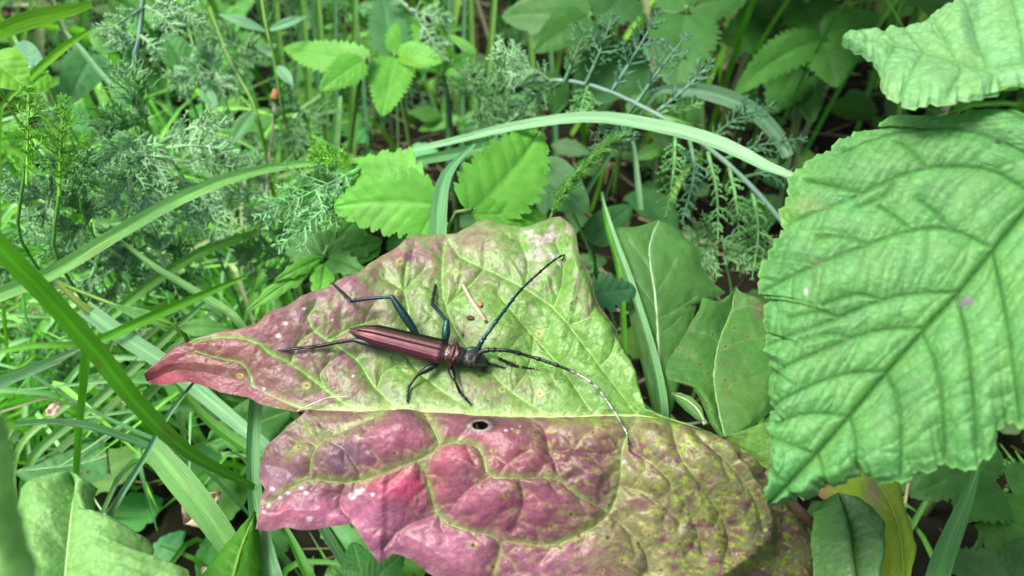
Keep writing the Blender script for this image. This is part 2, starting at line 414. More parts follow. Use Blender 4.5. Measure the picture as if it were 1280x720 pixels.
def frond(rows, plen_px, col, parent=None, name='frond', npin=16, npl=4, rpx=1.75, seed=0, mat=None, tilt=.3, nn=16, **kw):
    pts = pix_pts(rows); d = np.mean([r[2] for r in rows]); path = spline(pts, nn)
    N = nrm(CAM - path[len(path) // 2]) * (1 - tilt) + ZUP * tilt
    rs = np.random.default_rng(seed + 100)
    a = frond_segs(path, N, plen_px * d / F, npin, npl, rpx * d / F, rs=rs, **kw)
    V, Q = sticks(*a)
    m = len(a[0]); f = rs.uniform(.75, 1.25, m); C = np.repeat(np.array(col)[None] * f[:, None], 6, axis=0)
    return obj(name, V, Q, mat or M_FEATH, parent, C)

def seg_dist(X, Y, polys, widths=None):
    """distance in px of points to polylines (vectorised); returns min d and min of d/width."""
    d = np.full(X.shape, 1e9); dn = np.full(X.shape, 1e9)
    for k, P in enumerate(polys):
        w = 1.0 if widths is None else widths[k]
        P = np.asarray(P, float); n = len(P) - 1
        for i in range(n):
            ax, ay = P[i]; bx, by = P[i + 1]; vx, vy = bx - ax, by - ay; l2 = vx * vx + vy * vy + 1e-9
            t = np.clip(((X - ax) * vx + (Y - ay) * vy) / l2, 0, 1)
            e = np.hypot(X - ax - t * vx, Y - ay - t * vy)
            np.minimum(d, e, out=d)
            ww = w * (1 - .55 * (i + t) / n); np.minimum(dn, e / ww, out=dn)
    return d, dn
def curve2(P, n=10):
    P = np.asarray(P, float); return spline(np.concatenate([P, np.zeros((len(P), 1))], 1), max(n, len(P)))[:, :2]

def two_sided_leaf(spine3, spx, A3, Apx, B3, Bpx, N, M, smoothA=False):
    """Structured leaf: spine polyline with a monotone key spx, margins with the key of the spine point each belongs to."""
    spx = np.asarray(spx, float)
    Ls = np.concatenate([[0], np.cumsum(np.linalg.norm(np.diff(spine3, axis=0), axis=1))])
    def side(M3, key):
        M3 = np.asarray(M3, float); L = np.concatenate([[0], np.cumsum(np.linalg.norm(np.diff(M3, axis=0), axis=1))])
        u = np.linspace(0, L[-1], N)
        P = np.stack([np.interp(u, L, M3[:, k]) for k in range(3)], -1) if not smoothA else spline(M3, N, u)
        kk = np.interp(u, L, key)
        ls = np.interp(kk, spx, Ls)
        return P, spline(spine3, N, ls)
    out = []
    for M3, key in ((A3, Apx), (B3, Bpx)):
        P, Sp = side(M3, key); t = np.linspace(0, 1, M)[None, :, None]
        out.append(Sp[:, None] * (1 - t) + P[:, None] * t)
    return out

# ------------------------------------------------------------------ the mottled leaf the beetle sits on
SPINE = [(184,477,9.0),(225,463,9.25),(280,471,9.3),(330,490,9.2),(385,511,9.1),(440,514,9.15),(515,515,9.2),(570,519,9.25),(632,522,9.25),(711,522,9.3),(804,521,9.4),(860,537,9.4),(903,554,9.3),(955,587,9.0),(1010,630,8.5)]
UPM = [(184,477,9.0,184),(190,466,9.15,192),(201,456,9.25,205),(220,437,9.45,230),(243,424,9.6,252),(268,416,9.7,270),(292,411,9.8,290),(320,405,9.9,318),(339,392,10.0,338),(358,382,10.05,357),(371,374,10.1,372),(400,360,10.15,393),(414,354,10.2,403),(430,347,10.2,416),(449,337,10.25,430),(462,325,10.3,440),(476,316,10.3,452),(497,307,10.35,470),(507,299,10.4,480),(520,292,10.4,490),(538,293,10.4,506),(555,292,10.4,520),(570,290,10.45,532),(582,281,10.5,541),(595,274,10.55,551),(610,274,10.6,562),(625,277,10.6,575),(640,281,10.6,588),(655,284,10.6,600),(668,281,10.65,610),(682,275,10.7,620),(692,269,10.75,627),(700,267,10.8,633),(709,271,10.8,640),(717,278,10.8,647),(721,289,10.75,654),(722,300,10.7,661),(724,313,10.65,669),(728,324,10.6,676),(734,334,10.5,683),(741,347,10.45,691),(744,360,10.4,698),(750,372,10.3,706),(760,384,10.25,716),(767,395,10.2,724),(774,410,10.1,734),(782,425,10.0,744),(790,443,9.9,755),(797,462,9.8,767),(801,480,9.65,778),(804,496,9.55,790),(807,514,9.45,804),(830,524,9.42,829),(870,538,9.42,866),(900,551,9.4,900),(925,541,9.5,920),(950,528,9.6,945),(985,520,9.6,975),(1010,600,9.0,1005)]
LOM = [(184,478,9.0,184),(194,480.5,8.95,194),(208,481,9.0,206),(224,478,9.1,218),(236,477,9.12,230),(257,483,9.15,255),(278,491,9.15,280),(311,497,9.12,315),(325,505,9.08,332),(349,511,9.05,352),(370,515,9.02,372),(381,514.5,9.05,384),(384,519,9.02,386),(381,531,8.95,389),(370,544,8.88,393),(357,556,8.8,397),(340,564,8.75,401),(326,573,8.7,405),(322,584,8.62,408),(323,597,8.55,411),(331,611,8.52,416),(328,620,8.5,419),(324,640,8.42,424),(320,663,8.35,430),(338,665,8.35,436),(357,662,8.36,442),(375,666,8.35,449),(396,664,8.36,457),(418,661,8.38,465),(432,660,8.4,471),(440,657,8.4,475),(446,666,8.35,478),(456,681,8.25,483),(467,696,8.2,488),(475,705,8.15,492),(484,699,8.15,497),(492,693,8.2,502),(503,695,8.18,507),(514,701,8.12,512),(536,718,8.02,524),(575,745,7.9,548),(640,772,7.7,604),(730,792,7.6,692),(820,792,7.5,770),(900,786,7.4,830),(970,766,7.3,875),(1010,745,7.3,905),(1027,715,7.4,930),(1031,690,7.5,950),(1028,665,7.7,970),(1020,642,7.9,988),(1010,632,8.3,1005)]
UV_VEINS = [([(440,511),(414,492),(386,469),(363,453),(335,439),(318,425),(274,420),(240,428)],5.0), ([(345,503),(320,490),(311,464),(299,451),(283,448),(243,437)],2.6),
    ([(500,513),(470,485),(445,448),(428,436),(410,424),(391,410),(384,396),(393,383)],4.6), ([(410,424),(440,408),(470,398)],3.0),
    ([(600,520),(545,482),(505,440),(512,400),(505,362),(508,328)],5.0), ([(505,362),(480,345)],2.4), ([(505,362),(530,335)],2.2),
    ([(690,521),(640,490),(605,455),(575,420),(557,382),(552,345),(555,305)],4.2), ([(557,382),(590,352),(605,335)],2.4),
    ([(797,518),(750,456),(711,405),(691,382),(656,359),(609,335),(578,323),(560,300)],3.4), ([(691,382),(701,360),(704,330),(695,300)],2.6), ([(656,359),(660,330),(650,300)],2.0),
    ([(740,515),(700,455),(668,417),(640,388),(622,366)],2.2), ([(750,456),(765,440),(770,415)],1.8), ([(711,405),(735,395),(745,380)],1.8), ([(640,490),(660,460),(668,417)],1.5), ([(605,455),(640,440),(690,455)],1.4),
    ([(363,453),(375,425),(395,410)],2.0), ([(414,492),(400,470),(412,450)],1.6), ([(470,485),(480,465),(505,450)],1.6)]
LV_VEINS = [([(475,516),(440,531),(405,547),(389,569),(387,597)],5.0), ([(530,516),(540,532),(549,556),(519,573),(475,590),(431,601),(387,597),(357,612),(332,632)],6.0),
    ([(549,556),(567,551),(597,556),(606,573),(611,593),(650,595),(685,595),(702,600),(720,617),(757,636)],3.6), ([(519,573),(527,577),(538,612),(546,640),(571,657),(624,674),(619,709),(610,740)],3.6),
    ([(660,522),(680,535),(687,560),(698,590)],3.2), ([(795,524),(780,550),(777,570),(775,604),(759,643),(720,669),(685,680),(628,674)],5.0), ([(764,643),(785,660),(807,687),(812,715)],3.0),
    ([(840,530),(850,565),(880,610),(905,650),(915,690)],3.2), ([(790,560),(830,590),(862,635),(880,690)],2.6), ([(870,540),(915,580),(945,625),(955,660)],2.6), ([(546,640),(500,660),(480,685)],2.0), ([(611,593),(585,610),(560,640)],1.8), ([(650,595),(655,625),(640,665)],1.8), ([(775,604),(820,620),(850,650)],2.2), ([(405,547),(430,560),(450,590)],1.8), ([(431,601),(425,630),(440,650)],2.0), ([(687,560),(740,565),(777,570)],2.0)]
def blob(X, Y, x, y, rx, ry, p=2): return np.exp(-(((X - x) / rx) ** 2 + ((Y - y) / ry) ** 2) ** (p / 2))
def mixc(C, c, k): return C * (1 - k[..., None]) + np.array(c) * k[..., None]

def side_branches(veins, seed, step=20., ln=30.):
    rs = np.random.default_rng(seed); out = []
    for v, w in veins:
        P = curve2(v, 60); L = np.concatenate([[0], np.cumsum(np.linalg.norm(np.diff(P, axis=0), axis=1))]); T = np.gradient(P, axis=0); T /= np.linalg.norm(T, axis=1)[:, None] + 1e-9
        x = rs.uniform(4, step); sd = rs.choice([-1, 1])
        while x < L[-1]:
            i = min(int(np.searchsorted(L, x)), 59); a = sd * rs.uniform(.7, 1.25); c, s_ = math.cos(a), math.sin(a); d = np.array([T[i][0] * c - T[i][1] * s_, T[i][0] * s_ + T[i][1] * c]); l = ln * rs.uniform(.5, 1.3)
            p = P[i]; m = p + d * l * .5 + rs.normal(0, 2, 2); e = m + (d + T[i] * .4) * l * .45 + rs.normal(0, 3, 2); out.append(np.array([p, m, e]))
            if rs.random() < .6: out.append(np.array([m, m + (T[i] * .9 - d * .1) * l * .4 + rs.normal(0, 3, 2)]))
            x += step * rs.uniform(.6, 1.4); sd = -sd
    return out
sp3 = np.array([onz(*p) for p in SPINE]); spk = [p[0] for p in SPINE]
up3 = np.array([onz(*p[:3]) for p in UPM]); lo3 = np.array([onz(*p[:3]) for p in LOM])
NA, MA, NB, MB_ = 620, 190, 640, 190
LA, LB = two_sided_leaf(sp3, spk, up3, [p[3] for p in UPM], lo3, [p[3] for p in LOM], NA, MA)
NB = NA
def dress_upper(P):
    t = np.linspace(0, 1, MA)[None, :]
    X, Y = proj(P)
    right = smoothstep(800, 830, X)
    P = P.copy()
    P[..., 2] += .10 * np.sin(np.pi * t) * (1 - right) - .22 * np.sin(np.pi * np.clip(t * 1.3, 0, 1)) * blob(X, Y, 560, 470, 200, 60)
    P[..., 2] += .22 * np.exp(-((1 - t) / .16) ** 2) * (fbm(X / 42., Y / 42., 5, 2) - .5)          # wavy margin
    P[..., 2] -= .18 * np.exp(-((1 - t) / .09) ** 2) * smoothstep(700, 760, X) * (1 - right)
    X, Y = proj(P)
    polys = [curve2(v[0], 14) for v in UV_VEINS]; d, dn = seg_dist(X, Y, polys, [v[1] for v in UV_VEINS])
    db, _ = seg_dist(X, Y, side_branches(UV_VEINS, 4)); q = .75 * (1 - np.exp(-d / 15.)) + .25 * (1 - np.exp(-np.minimum(d, db) / 5.))
    P[..., 2] += (.16 * q - .05) * np.clip(t * 6, 0, 1) * np.clip((1 - t) * 9, .0, 1) + .05 * (fbm(X / 16., Y / 13., 21, 3) - .5)
    P[..., 2] += .10 * blob(X, Y, 640, 440, 30, 30) - .10 * blob(X, Y, 670, 425, 26, 40)
    X, Y = proj(P)
    n1 = fbm(X / 55., Y / 38., 31, 4); n2 = fbm(X / 13., Y / 10., 32, 3); n3 = fbm(X / 4., Y / 4., 33, 2)
    green = np.array([.15, .345, .055]); C = np.tile(green, X.shape + (1,)) * (.8 + .4 * n1)[..., None]
    C = mixc(C, (.21, .41, .10), smoothstep(.42, .75, n1) * .45)                                                # pale yellow-green drifts
    C = mixc(C, (.13, .27, .04), .6 * (blob(X, Y, 650, 400, 26, 38) + blob(X, Y, 535, 385, 22, 28) * .8 + .6 * blob(X, Y, 600, 410, 25, 20)).clip(0, 1))
    red = smoothstep(560, 395, X + 120 * (n1 - .5) + 40 * (n2 - .5) + .25 * (Y - 430))
    red = np.maximum(red, .9 * blob(X, Y, 520, 318, 60, 32)); red = np.maximum(red, .55 * blob(X, Y, 560, 420, 50, 26)); red = np.maximum(red, .62 * blob(X, Y, 595, 300, 46, 24))
    red = np.maximum(red, .5 * blob(X, Y, 585, 345, 55, 26)); red = np.maximum(red, .62 * blob(X, Y, 605, 488, 75, 22)); red = np.maximum(red, .5 * blob(X, Y, 690, 292, 26, 20))
    red = np.maximum(red, .5 * blob(X, Y, 690, 360, 60, 18) * smoothstep(.4, .6, n2)); red = np.maximum(red, .4 * blob(X, Y, 640, 330, 40, 14))
    red *= .45 + .75 * smoothstep(.3, .65, n2 * .6 + n1 * .4)
    red = np.maximum(red, .9 * smoothstep(450, 340, X + 50 * (n2 - .5) + .3 * (Y - 430)))
    edge = np.clip((1 - t) / .05, 0, 1)
    red = np.maximum(red, .75 * (1 - edge) * smoothstep(640, 720, X) * (1 - right) * smoothstep(.3, .6, n2))
    red *= 1 - .95 * np.exp(-(dn / 1.15) ** 2) * (1 - .25 * smoothstep(330, 250, X))
    red = np.clip(red, 0, 1); lobe = smoothstep(420, 260, X)
    rose = np.array([.26, .12, .135])[None, None] * (1 - lobe[..., None]) + np.array([.26, .066, .085]) * lobe[..., None]
    rose = rose * (.75 + .5 * n1)[..., None]
    C = C * (1 - red[..., None]) + rose * red[..., None]
    C = mixc(C, (.38, .33, .32), .3 * smoothstep(.5, .75, n2) * smoothstep(450, 330, X) * smoothstep(230, 300, X))          # greyish bloom
    C = mixc(C, (.54, .13, .15), .85 * blob(X, Y, 204, 468, 22, 11, 3))
    C = mixc(C, (.27, .42, .12), .2 * np.exp(-(db / 1.2) ** 2) * smoothstep(.25, .5, n2))
    vk = np.exp(-(dn / .5) ** 2) * .75
    C = mixc(C, (.30, .46, .13), vk * (1 - .55 * smoothstep(320, 240, X)))
    C = mixc(C, (.42, .55, .20), np.exp(-(t / .035) ** 2) * (1 - lobe))
    # scabby grey margin at the back, and a torn pale rim
    sc_ = smoothstep(.5, .62, n2) * blob(X, Y, 680, 300, 38, 36, 4); C = mixc(C, (.48, .42, .38), .8 * sc_)
    sc2 = smoothstep(.45, .6, fbm(X / 5., Y / 14., 35, 2)) * blob(X, Y, 735, 350, 16, 50, 4); C = mixc(C, (.34, .25, .2), .75 * sc2)
    C = mixc(C, (.2, .1, .07), .5 * np.exp(-((1 - t) / .012) ** 2) * (1 - right))
    C = mixc(C, (.12, .07, .05), .45 * smoothstep(.66, .74, n3) * smoothstep(.45, .6, n1))                          # fine specks
    rs = np.random.default_rng(5)
    spots = [(500,327,3.5),(508,318,2.5),(570,340,3.2),(674,417,3.6),(675,492,3.2),(628,487,3.0),(383,482,3.4),(511,465,2.6),(497,366,2.6),(527,353,2.2),(640,300,2.2),(600,470,2.4),(700,478,2.2),(735,470,2.0),(720,415,2.4),(745,430,2.0),(690,500,2.4),(560,480,2),(400,395,2.4),(300,470,2.6),(650,350,2.0),(620,318,2.2)]
    for _ in range(46): spots.append((rs.uniform(300, 790), rs.uniform(300, 515), rs.uniform(1.2, 2.4)))
    for x, y, r in spots:
        e = np.hypot(X - x, (Y - y) * 1.2); 
        if r > 2.5: C = mixc(C, (.52, .56, .16), .8 * np.exp(-(e / (r * 1.7)) ** 4))
        C = mixc(C, (.05, .035, .025), .9 * np.exp(-(e / (r * .62)) ** 4))
    e = np.hypot(X - 512, (Y - 324) * 1.1); C = mixc(C, (.09, .06, .08), .85 * np.exp(-(e / 5.5) ** 4))
    for x, y, r in ((348, 420, 4.0), (357, 404, 3.2), (380, 386, 2.4), (441, 470, 1.8), (330, 486, 2), (415, 400, 2.)):                       # chalky droppings
        e = np.hypot(X - x, (Y - y) * 1.3) + 1.2 * (n3 - .5); C = mixc(C, (.75, .74, .70), .9 * np.exp(-(e / r) ** 6))
    for (x0, y0, x1, y1) in ((738, 505, 742, 516), (625, 450, 660, 458)):
        dd, _ = seg_dist(X, Y, [[(x0, y0), ((x0 + x1) / 2 + 2, (y0 + y1) / 2), (x1, y1)]]); C = mixc(C, (.2, .1, .06), .5 * np.exp(-(dd / 1.8) ** 2) * (x0 == 738))
    return P, C * [.76, .79, .80], X, Y
def dress_lower(P):
    t = np.linspace(0, 1, MB_)[None, :]
    X, Y = proj(P); P = P.copy()
    main = smoothstep(383, 400, np.broadcast_to(X[:, :1], X.shape)) * (.35 + .65 * smoothstep(1000, 930, X))
    tipz = 1 - smoothstep(380, 386, X[:, :1])
    P[..., 2] += (.62 * np.sin(np.pi * t ** .75) + .10 * np.sin(np.pi * t * 2)) * main * (.15 + .85 * smoothstep(395, 520, np.broadcast_to(X[:, :1], X.shape)))
    X, Y = proj(P)
    P[..., 2] += .30 * np.exp(-((1 - t) / .2) ** 2) * (fbm(X / 48., Y / 48., 55, 2) - .45) * main
    P[..., 2] += .25 * blob(X, Y, 640, 620, 60, 40) - .18 * blob(X, Y, 545, 620, 26, 50) + .2 * blob(X, Y, 420, 570, 40, 24) - .2 * blob(X, Y, 775, 610, 30, 60) + .2 * blob(X, Y, 860, 600, 45, 45)
    X, Y = proj(P)
    fx = np.interp(Y, [540, 553, 585, 615, 650, 678, 709, 740], [960, 905, 935, 955, 967, 962, 926, 885]); P[..., 2] -= .55 * smoothstep(-3, 16, X - fx) * smoothstep(545, 600, Y)
    X, Y = proj(P)
    polys = [curve2(v[0], 16) for v in LV_VEINS]; d, dn = seg_dist(X, Y, polys, [v[1] for v in LV_VEINS])
    db, _ = seg_dist(X, Y, side_branches(LV_VEINS, 3)); q = .72 * (1 - np.exp(-(d / 17.))) + .28 * (1 - np.exp(-np.minimum(d, db) / 6.))
    P[..., 2] += ((.26 * q - .08) * np.clip(t * 5, 0, 1) * np.clip((1 - t) * 9, 0, 1) + .06 * (fbm(X / 14., Y / 12., 41, 3) - .5)) * main
    X, Y = proj(P)
    n1 = fbm(X / 60., Y / 45., 61, 4); n2 = fbm(X / 12., Y / 9., 62, 3); n3 = fbm(X / 4., Y / 4., 63, 2)
    C = (np.array([.25, .105, .122]) * (1 - .08 * smoothstep(640, 800, X))[..., None]) * (.72 + .56 * n1)[..., None]
    for x, y, rx, ry, c, k in ((500,605,44,24,(.56,.085,.16),1),(560,565,34,20,(.47,.09,.15),.9),(640,575,50,24,(.34,.085,.12),.7),(500,548,46,18,(.42,.14,.19),.9),(420,640,62,20,(.50,.17,.27),.95),(350,645,30,18,(.46,.15,.22),.9),(345,595,30,22,(.34,.20,.24),.9),(430,570,30,22,(.27,.16,.21),.95),(480,660,40,26,(.47,.17,.27),.95),(560,680,62,30,(.44,.16,.23),.9),(600,625,42,26,(.40,.13,.19),.9),(660,635,45,28,(.36,.11,.16),.85),(700,700,60,26,(.34,.13,.18),.8),(610,545,30,14,(.42,.12,.16),.8),(820,640,45,28,(.26,.12,.13),.7),(890,670,36,22,(.25,.11,.12),.6),(585,700,30,18,(.46,.19,.25),.6)):
        C = mixc(C, c, k * blob(X, Y, x, y, rx, ry, 2.4))
    C = C * (.86 + .28 * n2)[..., None]
    g = smoothstep(690, 850, X + 160 * (n1 - .5)) * .38
    g = np.maximum(g, .8 * smoothstep(545, 518, Y + 14 * (n2 - .5)) * smoothstep(640, 760, X)); g = np.maximum(g, .55 * blob(X, Y, 395, 535, 40, 16)); g = np.maximum(g, .5 * blob(X, Y, 370, 560, 30, 16))
    g *= smoothstep(.28, .6, n2 * .65 + n1 * .35); 
    C = mixc(C, (.22, .44, .06), np.clip(g * 1.3, 0, 1)); C = mixc(C, (.26, .33, .11), .45 * smoothstep(930, 1000, X) * smoothstep(.4, .6, n2)); C = mixc(C, (.22, .10, .12), .5 * smoothstep(940, 990, X) * smoothstep(.5, .65, n1))
    fl = smoothstep(.59, .68, fbm((X + Y * .5) / 11., (Y - X * .5) / 4.2, 64, 4)) * smoothstep(560, 800, X) * (.6 + .5 * smoothstep(780, 860, X)); C = mixc(C, (.34, .50, .05), .85 * fl)
    maj = [(curve2(v[0], 16), v[1]) for v in LV_VEINS if v[1] >= 3.4]; dM, dnM = seg_dist(X, Y, [m[0] for m in maj], [m[1] for m in maj])
    C = mixc(C, (.36, .36, .16), .42 * np.exp(-(db / 1.5) ** 2) * smoothstep(.25, .5, n2))
    C = mixc(C, (.33, .42, .15), .30 * np.exp(-(dn / .7) ** 2) * smoothstep(.3, .55, n2)); C = mixc(C, (.34, .52, .13), .95 * np.exp(-(dnM / 1.2) ** 2) * (.45 + .55 * smoothstep(.3, .55, n2))); C = mixc(C, (.28, .28, .12), .4 * np.exp(-(dnM / 2.6) ** 2))
    C = mixc(C, (.40, .46, .16), .55 * np.exp(-(t / .03) ** 2) * smoothstep(380, 420, X)); C = mixc(C, (.16, .06, .05), .8 * np.exp(-(t / .03) ** 2) * smoothstep(800, 880, X))
    pale = np.exp(-((1 - t) / .03) ** 2) * main; C = mixc(C, (.45, .30, .30), .5 * pale * smoothstep(.35, .6, n2))
    rs = np.random.default_rng(8)
    spots = [(494,566,5.5),(450,545,5.5),(440,581,5.0),(451,583,4.5),(449,546,4),(601,608,5),(596,602,4.5),(685,590,4.5),(651,619,6),(641,639,6),(562,655,6.5),(591,681,7.5),(617,709,8),(811,664,9),(760,672,7),(828,712,8),(815,635,5.5),(755,621,4.5),(714,643,5.5),(720,558,5),(742,540,5.5),(798,617,4.5),(830,560,5),(870,590,5),(372,559,5),(532,521,5),(795,618,4),(690,538,5),(670,545,5),(617,563,4.5),(655,560,4),(725,670,7),(700,685,6),(850,680,7),(880,650,6),(905,630,5),(780,700,7),(900,690,7)]
    for _ in range(95): spots.append((rs.uniform(620, 1030), rs.uniform(535, 715), rs.uniform(2.0, 5.0)))
    for x, y, r in spots:
        e = np.hypot(X - x, (Y - y) * rs.uniform(.9, 1.7)) + 3.2 * (n3 - .5); hk = rs.uniform(.25, .9); C = mixc(C, (.46, .48, .12), hk * np.exp(-(e / r) ** 4))
        C = mixc(C, (.36, .33, .2), hk * .6 * np.exp(-(e / (r * .62)) ** 4)); C = mixc(C, (.05, .03, .025), .92 * np.exp(-(np.hypot(X - x + rs.normal(0, .8), (Y - y) * rs.uniform(.8, 1.6)) / (r * rs.uniform(.18, .42))) ** 4))
    for x, y, r in [(447,615,5),(440,620,5.5),(453,612,3.5),(466,618,3),(387,648,4),(335,632,3),(350,622,2.6),(360,616,3),(376,610,3),(383,616,3.2),(330,640,3.2),(318,640,3),(632,538,2.2),(640,536,1.8),(650,533,1.5),(780,577,2.4),(341,611,3)]:
        e = np.hypot(X - x, (Y - y) * 1.2) + 1.6 * (n3 - .5); C = mixc(C, (.76, .70, .70), .9 * np.exp(-(e / r) ** 6))
    # rotten ring round the hole
    e = np.hypot((X - 603) / 24., (Y - 531) / 9.5); C = mixc(C, (.07, .055, .04), .92 * np.exp(-(e / 1.0) ** 6)); e2 = np.hypot((X - 600) / 12., (Y - 532) / 6.5)
    C = mixc(C, (.42, .40, .30), (.35 + .5 * smoothstep(.35, .6, n2)) * np.exp(-((e2 - 1.05) / .2) ** 2))
    # upper-lobe underside strip (left tip) keeps the lobe's red
    lob = (1 - main) * smoothstep(400, 380, X); C = mixc(C, np.array([.26, .07, .08]), lob); C = C * (1 + (lob * (n1 * 1.0 - .5))[..., None]); C = mixc(C, (.26, .30, .12), lob * smoothstep(310, 360, X) * .6); C = mixc(C, (.54, .13, .15), .85 * blob(X, Y, 206, 472, 22, 11, 3))
    return P, C * [.67, .64, .72], X, Y
PA, CA, XA, YA = dress_upper(LA); PB, CB, XB, YB = dress_lower(LB)
qa = grid_faces(NA, MA); qb = grid_faces(NB, MB_)[:, ::-1]
slit, _ = seg_dist(XA, YA, [[(600, 442), (618, 446), (634, 453.5), (650, 459), (674, 462)]]); slw = 3.8 * np.sin(np.pi * np.clip((XA - 598) / 78., 0, 1)) ** .8
ina = (slit < slw).ravel(); inb = (np.hypot((XB - 600) / 11., (YB - 532) / 5.6) < 1).ravel()
qa = qa[~ina[qa].all(1)]; qb = qb[~inb[qb].all(1)]
leaf = thing('mottled_leaf', onz(1010, 630, 8.5), 'large mottled rose-purple and green leaf with yellow-ringed spots under the beetle', 'leaf')
V = np.concatenate([PA.reshape(-1, 3), PB.reshape(-1, 3)]); 
obj('blade', V, [np.concatenate([qa, qb + NA * MA])], M_MAIN, leaf, np.concatenate([CA.reshape(-1, 3), CB.reshape(-1, 3)]))
mid = spline(sp3[3:-1], 120); mc = np.tile(np.array([.36, .46, .18]), (120, 1)); mx_, my_ = proj(mid)
mc = mixc(mc, (.16, .06, .045), smoothstep(800, 860, mx_)); mc = mixc(mc, (.3, .13, .12), smoothstep(400, 340, mx_) * .7)
tube('midrib', mid - ZUP * .035, np.linspace(.04, .075, 120), M_STEM, leaf, mc, 8)
tube('petiole', spline(np.array([sp3[-2] - ZUP * .03, sp3[-1] - ZUP * .35, at(1070, 700, 14.5), onz(1150, 760, 2.5), onz(1180, 770, -.3)]), 30), np.linspace(.09, .14, 30), M_STEM, leaf, np.array([.08, .06, .03]), 8)

fa = PA.reshape(-1, 3); fX, fY = XA.ravel(), YA.ravel(); gX, gY = XB.ravel(), YB.ravel(); fb = PB.reshape(-1, 3)
def leafhit(px, py):
    a = (fX - px) ** 2 + (fY - py) ** 2; b = (gX - px) ** 2 + (gY - py) ** 2
    i, j = a.argmin(), b.argmin()
    return fa[i] if a[i] <= b[j] else fb[j]
k_ = (np.hypot((fX - 530) / 90, (fY - 430) / 60) < 1); pl = fa[k_]; pl = pl - pl.mean(0); _, _, vt = np.linalg.svd(pl[::7], full_matrices=False); LN = vt[2] * np.sign(vt[2][2])
def above(px, py, h):
    P = leafhit(px, py); r = nrm(ray(px, py)); return P - r * (h / -(r @ LN))

# ------------------------------------------------------------------ the longhorn beetle
Lt, Lh = leafhit(446, 418), leafhit(602, 458)
BX = nrm(Lh - Lt); BZ = nrm(LN - BX * (LN @ BX)); BY = np.cross(BZ, BX); BL = np.linalg.norm(Lh - Lt)
def bp(x, y, z): return Lt + np.multiply.outer(np.asarray(x) * BL, BX) + np.multiply.outer(np.asarray(y), BY) + np.multiply.outer(np.asarray(z), BZ)
beetle = thing('longhorn_beetle', Lt * .5 + Lh * .5, 'slender longhorn beetle with coppery wing cases and long dark antennae on mottled leaf', 'beetle')
# stations: x (fraction), half width, half height, centre z
ST = np.array([(.02,.02,.02,.20),(.05,.10,.07,.20),(.15,.17,.11,.20),(.35,.215,.14,.21),(.55,.235,.155,.22),(.68,.235,.16,.225),(.715,.20,.15,.235),(.735,.165,.135,.25),(.755,.175,.145,.258),(.79,.20,.155,.262),(.83,.185,.15,.262),(.86,.165,.145,.265),(.88,.14,.13,.262),(.90,.155,.135,.26),(.935,.165,.14,.255),(.97,.145,.125,.235),(1.0,.115,.105,.205),(1.025,.085,.075,.18),(1.045,.03,.03,.165)])
def build_body():
    n, k = 150, 40
    xs = np.linspace(ST[0, 0], ST[-1, 0], n); th = np.linspace(0, 2 * math.pi, k, endpoint=False)
    hw, hh, cz = (np.interp(xs, ST[:, 0], ST[:, j]) for j in (1, 2, 3))
    ker = np.hanning(7); ker /= ker.sum()
    sm = lambda a: np.convolve(np.pad(a, 3, mode='edge'), ker, 'valid'); hw, hh, cz = sm(hw), sm(hh), sm(cz); hw[0] = hh[0] = hw[-1] = hh[-1] = .008
    c, s = np.cos(th), np.sin(th); X = np.repeat(xs[:, None], k, 1)
    y = hw[:, None] * np.sign(c) * np.abs(c) ** .85; z = cz[:, None] + hh[:, None] * np.sign(s) * np.abs(s) ** .9
    pron = np.exp(-((X - .795) / .045) ** 4)
    spine = np.exp(-((X - .79) / .014) ** 2) * np.exp(-((np.abs(c)[None] - 1) / .10) ** 2); y = y * (1 + .36 * spine)
    for (tx, tt, a) in ((.775, .9, .03), (.81, .95, .034), (.785, 1.25, .03), (.775, math.pi - .9, .03), (.81, math.pi - .95, .034), (.785, math.pi - 1.25, .03), (.83, 1.57, .025)):
        gmp = np.exp(-((X - tx) / .012) ** 2 - ((th[None] - tt) / .28) ** 2); y = y + a * gmp * c[None]; z = z + a * gmp * s[None]
    z = z - .03 * np.exp(-((X - .94) / .02) ** 2) * np.exp(-((th[None] - 1.57) / .3) ** 2)
    V = bp(X, y, z).reshape(-1, 3)
    Cb = np.tile(np.array([.025, .03, .03]), (n, k, 1)); top = np.clip(s, 0, 1)[None] + 0 * X
    Cb = mixc(Cb, (.06, .026, .028), pron * smoothstep(.1, .7, top)); Cb = mixc(Cb, (.08, .07, .05), pron * smoothstep(.5, .0, top) * .7)
    Cb = mixc(Cb, (.16, .11, .08), np.exp(-((X - .738) / .008) ** 2) * smoothstep(.2, .7, top) * .8); Cb = mixc(Cb, (.07, .07, .065), smoothstep(.87, .9, X) * smoothstep(.3, .9, top))
    obj('body', V, grid_faces(n, k, True)[:, ::-1], M_BODY, beetle, Cb.reshape(-1, 3))
build_body()
